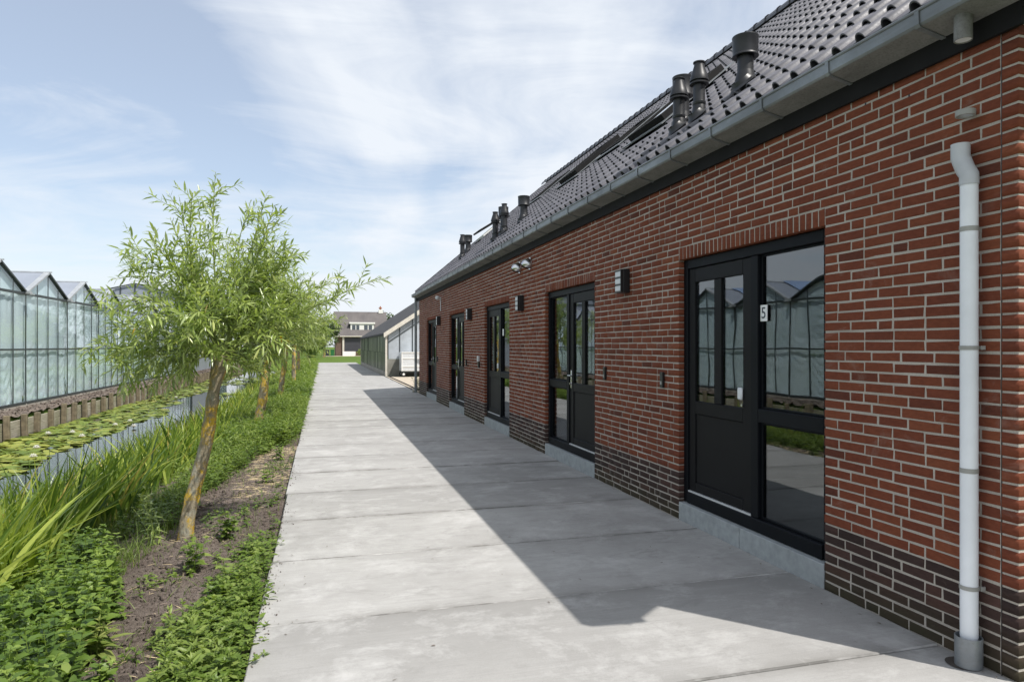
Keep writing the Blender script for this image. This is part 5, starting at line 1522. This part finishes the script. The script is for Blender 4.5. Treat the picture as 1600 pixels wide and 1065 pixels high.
# the yellowish clump at the left edge of the picture
r = np.random.default_rng(88); N = 300
B = on_bank(-2.50 + r.normal(0, 0.20, N), 5.75 + r.normal(0, 0.34, N))
d = np.stack([np.clip(r.normal(0.10, 0.18, N), -0.2, 0.38), np.clip(r.normal(-0.05, 0.16, N), -0.35, 0.25), np.ones(N)], -1)
bend = np.stack([np.clip(r.normal(0.19, 0.14, N), -0.05, 0.42), np.clip(r.normal(-0.12, 0.12, N), -0.3, 0.1), -np.abs(r.normal(0.14, 0.12, N))], -1)
V, F, T = blade_cloud(B, d, bend, 1.0 * r.uniform(0.45, 1.1, N), 0.034 * r.uniform(0.6, 1.3, N), np.clip(r.normal(0.82, 0.08, N), 0, 0.9), 7)
tag(link_mesh('reed_clump', np_mesh('reed_clump', V, F, 'iris_leaf', T)), 'yellow-green reed clump leaning right at the left picture edge', 'reeds')
# single plants that stand apart on the soil
def single_plant(name, x, y, h, pairs, lf, ratio, seed, mat, label, tm=0.55, n=3):
    r = np.random.default_rng(seed)
    lv, S = herb(x + r.normal(0, 0.035, n), y + r.normal(0, 0.035, n), h, pairs, lf, ratio, seed, tintm=tm, lean=0.25)
    t = empty(name, (x, y, float(bank_z(x, y)))); tag(t, label, 'plant', 'single plants on the bare soil')
    o = link_mesh('leaves', np_mesh('leaves', *lv[:2], mat, lv[2]), t); o.matrix_parent_inverse = Matrix.Translation(t.location).inverted()
    v, f, tt = stem_arrays(S, 0.0035); o = link_mesh('stem', np_mesh('stem', v, f, mat, tt), t); o.matrix_parent_inverse = Matrix.Translation(t.location).inverted()
for (nm, x, y, h, p, lf, ra, sd, mt, lb) in (
    ('nettle_plant', -0.80, 6.45, 0.22, 6, 0.075, 0.6, 91, 'weed_leaf', 'bright nettle plant on the soil right of the nearest trunk'),
    ('nettle_plant', -1.00, 3.80, 0.17, 6, 0.055, 0.55, 92, 'nettle_leaf', 'small nettle plant alone on soil at the bottom edge'),
    ('herb_plant', -0.95, 5.62, 0.24, 6, 0.075, 0.5, 93, 'weed_leaf', 'broad-leaved herb on the soil in front of the nearest trunk'),
    ('thistle_plant', -1.22, 4.35, 0.20, 4, 0.12, 0.22, 94, 'grass_blade', 'pale narrow-leaved rosette at the nettle patch edge'),
    ('dock_plant', -1.17, 3.45, 0.24, 4, 0.15, 0.42, 95, 'weed_leaf', 'broad pale leaf plant at the bottom left edge'),
    ('herb_plant', -0.62, 8.75, 0.18, 5, 0.07, 0.5, 96, 'weed_leaf', 'low herb at the path edge beside the straw'),
    ('willow_sapling', -1.42, 6.75, 0.48, 9, 0.075, 0.2, 97, 'willow_leaf', 'narrow-leaved sucker growing left of the nearest trunk'),
    ('herb_plant', -0.60, 10.6, 0.22, 6, 0.07, 0.45, 98, 'nettle_leaf', 'dark herb leaning over the path edge past the straw')):
    single_plant(nm, x, y, h, p, lf, ra, sd, mt, lb, n=5 if nm != 'dock_plant' else 3)
# dry straw and litter
def litter(n, x0, x1, y0, y1, L, W, seed, thr, mat, label, cat, name):
    x, y = clumpy(n, x0, x1, y0, y1, seed, thr, 2.6)
    r = np.random.default_rng(seed); N = len(x); B = on_bank(x, y) + np.array([0, 0, 0.012])
    a = r.uniform(0, 6.28, N); d = np.stack([np.cos(a), np.sin(a), r.normal(0.05, 0.12, N)], -1)
    v, f, t = blade_cloud(B, d, np.stack([r.normal(0, .2, N), r.normal(0, .2, N), -0.1 * np.ones(N)], -1), L * r.uniform(0.4, 1.3, N), W, r.uniform(0, 1, N), 3, np.tile([0.3, 0.3, 0.2], (N, 1)))
    o = link_mesh(name, np_mesh(name, v, f, mat, t)); tag(o, label, cat, kind='stuff')
litter(420, -1.3, -0.40, 3.4, 8.4, 0.07, 0.004, 103, 0.55, 'straw', 'thin dry stalks scattered on the near soil', 'straw', 'dry_stalks')
litter(900, -0.95, -0.40, 8.2, 11.8, 0.16, 0.0045, 101, 0.55, 'straw', 'dry straw lying on the soil at the path edge', 'straw', 'straw')
litter(1500, -1.5, -0.38, 3.0, 12.0, 0.055, 0.008, 102, 0.42, 'leaf_litter', 'brown dead leaves and twigs on the soil', 'litter', 'leaf_litter')
# clods and stones
r = np.random.default_rng(110); N = 9000
x = r.uniform(-1.6, -0.40, N); y = 3.0 + 9 * r.random(N) ** 1.4; sz = 0.005 + 0.026 * r.random(N) ** 5
ico = np.array([(1, 0, 0), (-1, 0, 0), (0, 1, 0), (0, -1, 0), (0, 0, 1), (0, 0, -1)], float)
icf = np.array([(0, 2, 4), (2, 1, 4), (1, 3, 4), (3, 0, 4), (2, 0, 5), (1, 2, 5), (3, 1, 5), (0, 3, 5)])
V = on_bank(x, y)[:, None, :] + ico[None] * sz[:, None, None] * r.uniform(0.6, 1.3, (N, 6, 1))
F = (np.arange(N)[:, None, None] * 6 + icf[None]).reshape(-1, 3)
tag(link_mesh('soil_clods', np_mesh('soil_clods', V.reshape(-1, 3), F, 'soil')), 'loose clods of soil on the bank', 'soil', kind='stuff')
# bark litter and small plants on the strip under the greenhouse
r = np.random.default_rng(111); N = 5200
x = r.uniform(-7.84, -7.27, N); y = r.uniform(14, 60, N); z = -0.12 + 0.10 * (-(x + 7.26)) + r.uniform(0, 0.05, N)
a = r.uniform(0, 6.28, N)
v, f, tt = leaf_cloud(np.stack([x, y, z], -1), np.stack([np.cos(a), np.sin(a), r.normal(0, .3, N)], -1), np.tile([0, 0, 1.0], (N, 1)), 0.075, 0.04, r.uniform(0, 1, N))
tag(link_mesh('leaf_litter', np_mesh('leaf_litter', v, f, 'leaf_litter', tt)), 'brown litter on the strip below the greenhouse', 'litter', kind='stuff')

# ------------------------------------------------------------------ water lilies
rl = np.random.default_rng(120)
pad_me = []
for k in range(4):
    n = 11; vs = [(0, 0, 0.0)]; cut = 0.28
    for i in range(n):
        a = cut + (2 * math.pi - 2 * cut) * i / (n - 1); q = 1 + 0.05 * math.sin(3 * a + k)
        vs.append((q * math.cos(a), q * math.sin(a), 0.05 * math.sin(2 * a + k * 1.7) + (0.08 if k == 3 else 0.02)))
    m = MB(); m.add(vs + [(vx, vy, vz - 0.03) for vx, vy, vz in vs], [(0, i, i + 1) for i in range(1, n)] + [(n + 1, n + 2 + i, n + 1 + i) for i in range(1, n)] + [(i, n + 1 + i, n + 2 + i, i + 1) for i in range(1, n)], (0.25, 0.5, 0.72, 0.88)[k])
    pad_me.append(m.mesh('lily_pad', 'lily_leaf'))
pads = []
tries = 0
while len(pads) < 2500 and tries < 90000:
    tries += 1
    y = 11.5 + 48 * rl.random() ** 1.25; x = rl.uniform(-7.05, -3.4)
    edge = np.interp(y, [11, 14, 16, 18, 21, 24, 27, 34, 60], [-5.9, -5.5, -5.7, -5.0, -5.3, -4.9, -5.4, -5.6, -6.2]) + 1.1 * (float(vnoise(y * 0.55, 0.3, 77)) - 0.5)
    dens = 1.0 if x < edge else (0.85 if (float(vnoise(x * 0.9, y * 0.45, 31)) > 0.70) else 0.0)
    if y > 30: dens *= 0.5
    if rl.random() > dens: continue
    pads.append((x, y, rl.uniform(0.085, 0.16)))
pads.sort(key=lambda q: q[1] - (0 if in_frame(q[0], q[1], WATER_Z, 0) else -500))
for i, (x, y, s) in enumerate(pads[:300]):
    o = link_mesh('lily_pad', pad_me[int(rl.integers(0, 4)) if rl.random() < 0.85 else 3])
    o.location = (x, y, WATER_Z + 0.005 + rl.uniform(0.0, 0.03)); o.scale = (s, s, s if rl.random() < 0.8 else 2.2 * s)
    o.rotation_euler = (rl.normal(0, 0.07), rl.normal(0, 0.07), rl.uniform(0, 6.28))
    tag(o, 'flat green lily pad floating on the ditch', 'lily pad', 'lily pads floating on the ditch')
V = []; F = []; T = []
for (x, y, s) in pads[300:]:
    a0 = rl.uniform(0, 6.28); n0 = len(V); tn = float(np.clip(rl.normal(0.6, 0.2), 0, 0.92)); tx, ty = rl.normal(0, 0.08, 2)
    for i in range(10):
        a = 0.28 + (2 * math.pi - 0.56) * i / 9; px, py = s * math.cos(a), s * math.sin(a)
        V.append((x + px * math.cos(a0) - py * math.sin(a0), y + px * math.sin(a0) + py * math.cos(a0), WATER_Z + 0.012 + px * tx + py * ty)); T.append(tn)
    V.append((x, y, WATER_Z + 0.012)); T.append(tn)
    F += [(n0 + 10, n0 + i, n0 + i + 1) for i in range(9)]
tag(link_mesh('lily_pads', np_mesh('lily_pads', V, F, 'lily_leaf', T)), 'distant carpet of lily pads on the ditch', 'lily pads', kind='stuff')
def lily_flower(x, y, label):
    t = empty('lily_flower', (x, y, WATER_Z + 0.03)); tag(t, label, 'water lily', 'white water lilies on the ditch')
    P = []; D = []
    for ring, (n, e) in enumerate(((9, 0.25), (8, 0.65), (6, 1.05))):
        for k in range(n):
            a = 6.283 * k / n + ring * 0.35; P.append((0, 0, 0)); D.append((math.cos(a) * math.cos(e), math.sin(a) * math.cos(e), math.sin(e)))
    v, f, tt = leaf_cloud(np.array(P), np.array(D), np.tile([0, 0, 1.0], (len(P), 1)), 0.085, 0.045, np.full(len(P), .5), 0.5, -0.2)
    link_mesh('petals', np_mesh('petals', v, f, 'petal', tt), t)
    m = MB(); m.lathe([(0.022, 0.0), (0.02, 0.03), (0.0, 0.035)], (0, 0, 0), 10); m.build('stamens', 'stamen', t)
for (px, py, lb) in ((57, 701, 'white water lily at the front edge of the pads, far left'), (52, 715, 'white water lily nearest the reeds at the left'), (75, 679, 'white water lily among pads left of the gap'),
    (128, 683, 'white water lily halfway along the pads'), (203, 659, 'white water lily at the pads beside open water'), (209, 667, 'white water lily on the edge of the open water'),
    (180, 665, 'white water lily in the middle of the pads'), (275, 622, 'white water lily near the far revetment posts'), (113, 677, 'small white water lily near the revetment side')):
    u = (px - 800) / 1067; v = (540 - py) / 1067; k = (WATER_Z + 0.03 - CAM_H) / v
    lily_flower((SY + u * CY) * k, (CY - u * SY) * k, lb)

# ------------------------------------------------------------------ trees and shrubs in the distance
def bushy(name, x, y, z, h, rx, label, seed, n=2600, leaf=0.3, trunk=True, mat='tree_leaf', tm=0.45, cat='tree'):
    r = np.random.default_rng(seed); t = empty(name, (x, y, z)); tag(t, label, cat, 'trees and shrubs around the far house')
    lobes = [(r.normal(0, rx * .45), r.normal(0, rx * .45), h * r.uniform(0.35, 0.85), rx * r.uniform(0.35, 0.62)) for _ in range(14)]
    P = []; D = []; T = []
    for i in range(n):
        lx, ly, lz, lr = lobes[int(r.integers(0, 14))]
        q = r.normal(0, 1, 3); q /= np.linalg.norm(q); rad = lr * r.uniform(0.55, 1.08)
        p = np.array([lx, ly, lz]) + q * rad
        if p[2] < 0.05: continue
        P.append(p); D.append(q + r.normal(0, 0.6, 3)); T.append(np.clip(tm + 0.2 * q[2] + r.normal(0, 0.15), 0, 1))
    P = np.array(P); v, f, tt = leaf_cloud(P, np.array(D), r.normal(0, 1, P.shape) + [0, 0, 1.0], leaf * r.uniform(.6, 1.2, len(P)), leaf * .5, T)
    link_mesh('crown', np_mesh('crown', v, f, mat, tt), t)['kind'] = 'stuff'
    m = MB(); m.tube([(0, 0, -0.1), (0.05, 0, h * .3), (0, 0.05, h * .55)], [rx * .09, rx * .07, rx * .04], 8)
    for k in range(4):
        a = k * 1.6; m.tube([(0, 0, h * .3), (math.cos(a) * rx * .3, math.sin(a) * rx * .3, h * .55)], [rx * .05, rx * .02], 6)
    m.build('trunk', 'willow_bark', t, True)
bushy('tree', 12.6, 132, -0.1, 8.6, 2.1, 'round dark tree behind the chimney of the house', 201, 1800, 0.42)
bushy('tree', 0.4, 104, -0.1, 5.6, 1.7, 'green tree left of the far house', 202, 2600, 0.36, tm=0.6)
bushy('shrub', -1.6, 92, -0.1, 4.6, 1.8, 'large shrub at the end of the ditch', 203, 2400, 0.34, tm=0.55, cat='shrub')
bushy('shrub', -5.0, 96, -0.1, 5.0, 2.6, 'broad shrub behind the ditch end', 204, 2600, 0.4, cat='shrub')
bushy('tree', -9.5, 120, -0.1, 7.0, 3.6, 'wide tree far behind the willows', 205, 2600, 0.5)
bushy('shrub', -0.9, 76, -0.1, 1.9, 0.9, 'round shrub at the end of the path', 206, 1500, 0.2, tm=0.7, mat='weed_leaf', cat='shrub')
bushy('shrub', 6.3, 115.6, -0.1, 1.1, 0.6, 'flowering shrub before the garage', 207, 500, 0.2, tm=0.7, mat='weed_leaf', cat='shrub')
bushy('tree', 40, 190, -0.1, 12, 7, 'broad tree far off to the right of the house', 208, 2200, 0.9)
# small yellowish plant at the building's far corner
r = np.random.default_rng(210)
lv, S = herb(3.42 + r.normal(0, 0.09, 14), 24.9 + r.normal(0, 0.1, 14), 0.5, 7, 0.10, 0.45, 211, tintm=0.85, base=np.stack([3.42 + r.normal(0, 0.09, 14), 24.9 + r.normal(0, 0.1, 14), np.full(14, -0.02)], -1))
V, F, T = join([lv, stem_arrays(S, 0.004)])
tag(link_mesh('potted_shrub', np_mesh('potted_shrub', V, F, 'weed_leaf', T)), 'yellow-green plant at the far corner of the brick building', 'plant')

# bits of leaf and grit lying on the slabs
r = np.random.default_rng(300); N = 240
x = np.concatenate([r.uniform(-0.30, 3.1, 90), -0.33 + 0.25 * r.random(80) ** 2, 3.16 - 0.2 * r.random(70) ** 2]); y = 2.3 + 16 * r.random(N) ** 1.5
a = r.uniform(0, 6.28, N)
v, f, tt = leaf_cloud(np.stack([x, y, np.full(N, 0.006)], -1), np.stack([np.cos(a), np.sin(a), np.zeros(N)], -1), np.tile([0, 0, 1.0], (N, 1)), r.uniform(0.008, 0.032, N), r.uniform(0.004, 0.012, N), r.uniform(0, 1, N), 0.3, 0.0)
tag(link_mesh('path_litter', np_mesh('path_litter', v, f, 'leaf_litter', tt)), 'small bits of leaf and grit lying on the concrete path', 'litter', kind='stuff')

# crumbs of soil spilled over the edge of the slabs
r = np.random.default_rng(320); N = 900
x = PATH_L + 0.012 + 0.11 * r.random(N) ** 4; y = 2.4 + 14 * r.random(N) ** 1.3; sz = 0.002 + 0.005 * r.random(N) ** 3
keep = vnoise(y * 1.4, y * 0.0, 33) > 0.42; x, y, sz = x[keep], y[keep], sz[keep]; N = len(x)
V = np.stack([x, y, 0.003 + sz * 0.5], -1)[:, None, :] + ico[None] * sz[:, None, None] * r.uniform(0.6, 1.3, (N, 6, 1))
F = (np.arange(N)[:, None, None] * 6 + icf[None]).reshape(-1, 3)
tag(link_mesh('soil_crumbs', np_mesh('soil_crumbs', V.reshape(-1, 3), F, 'soil')), 'crumbs of soil spilled over the left edge of the path', 'soil', kind='stuff')
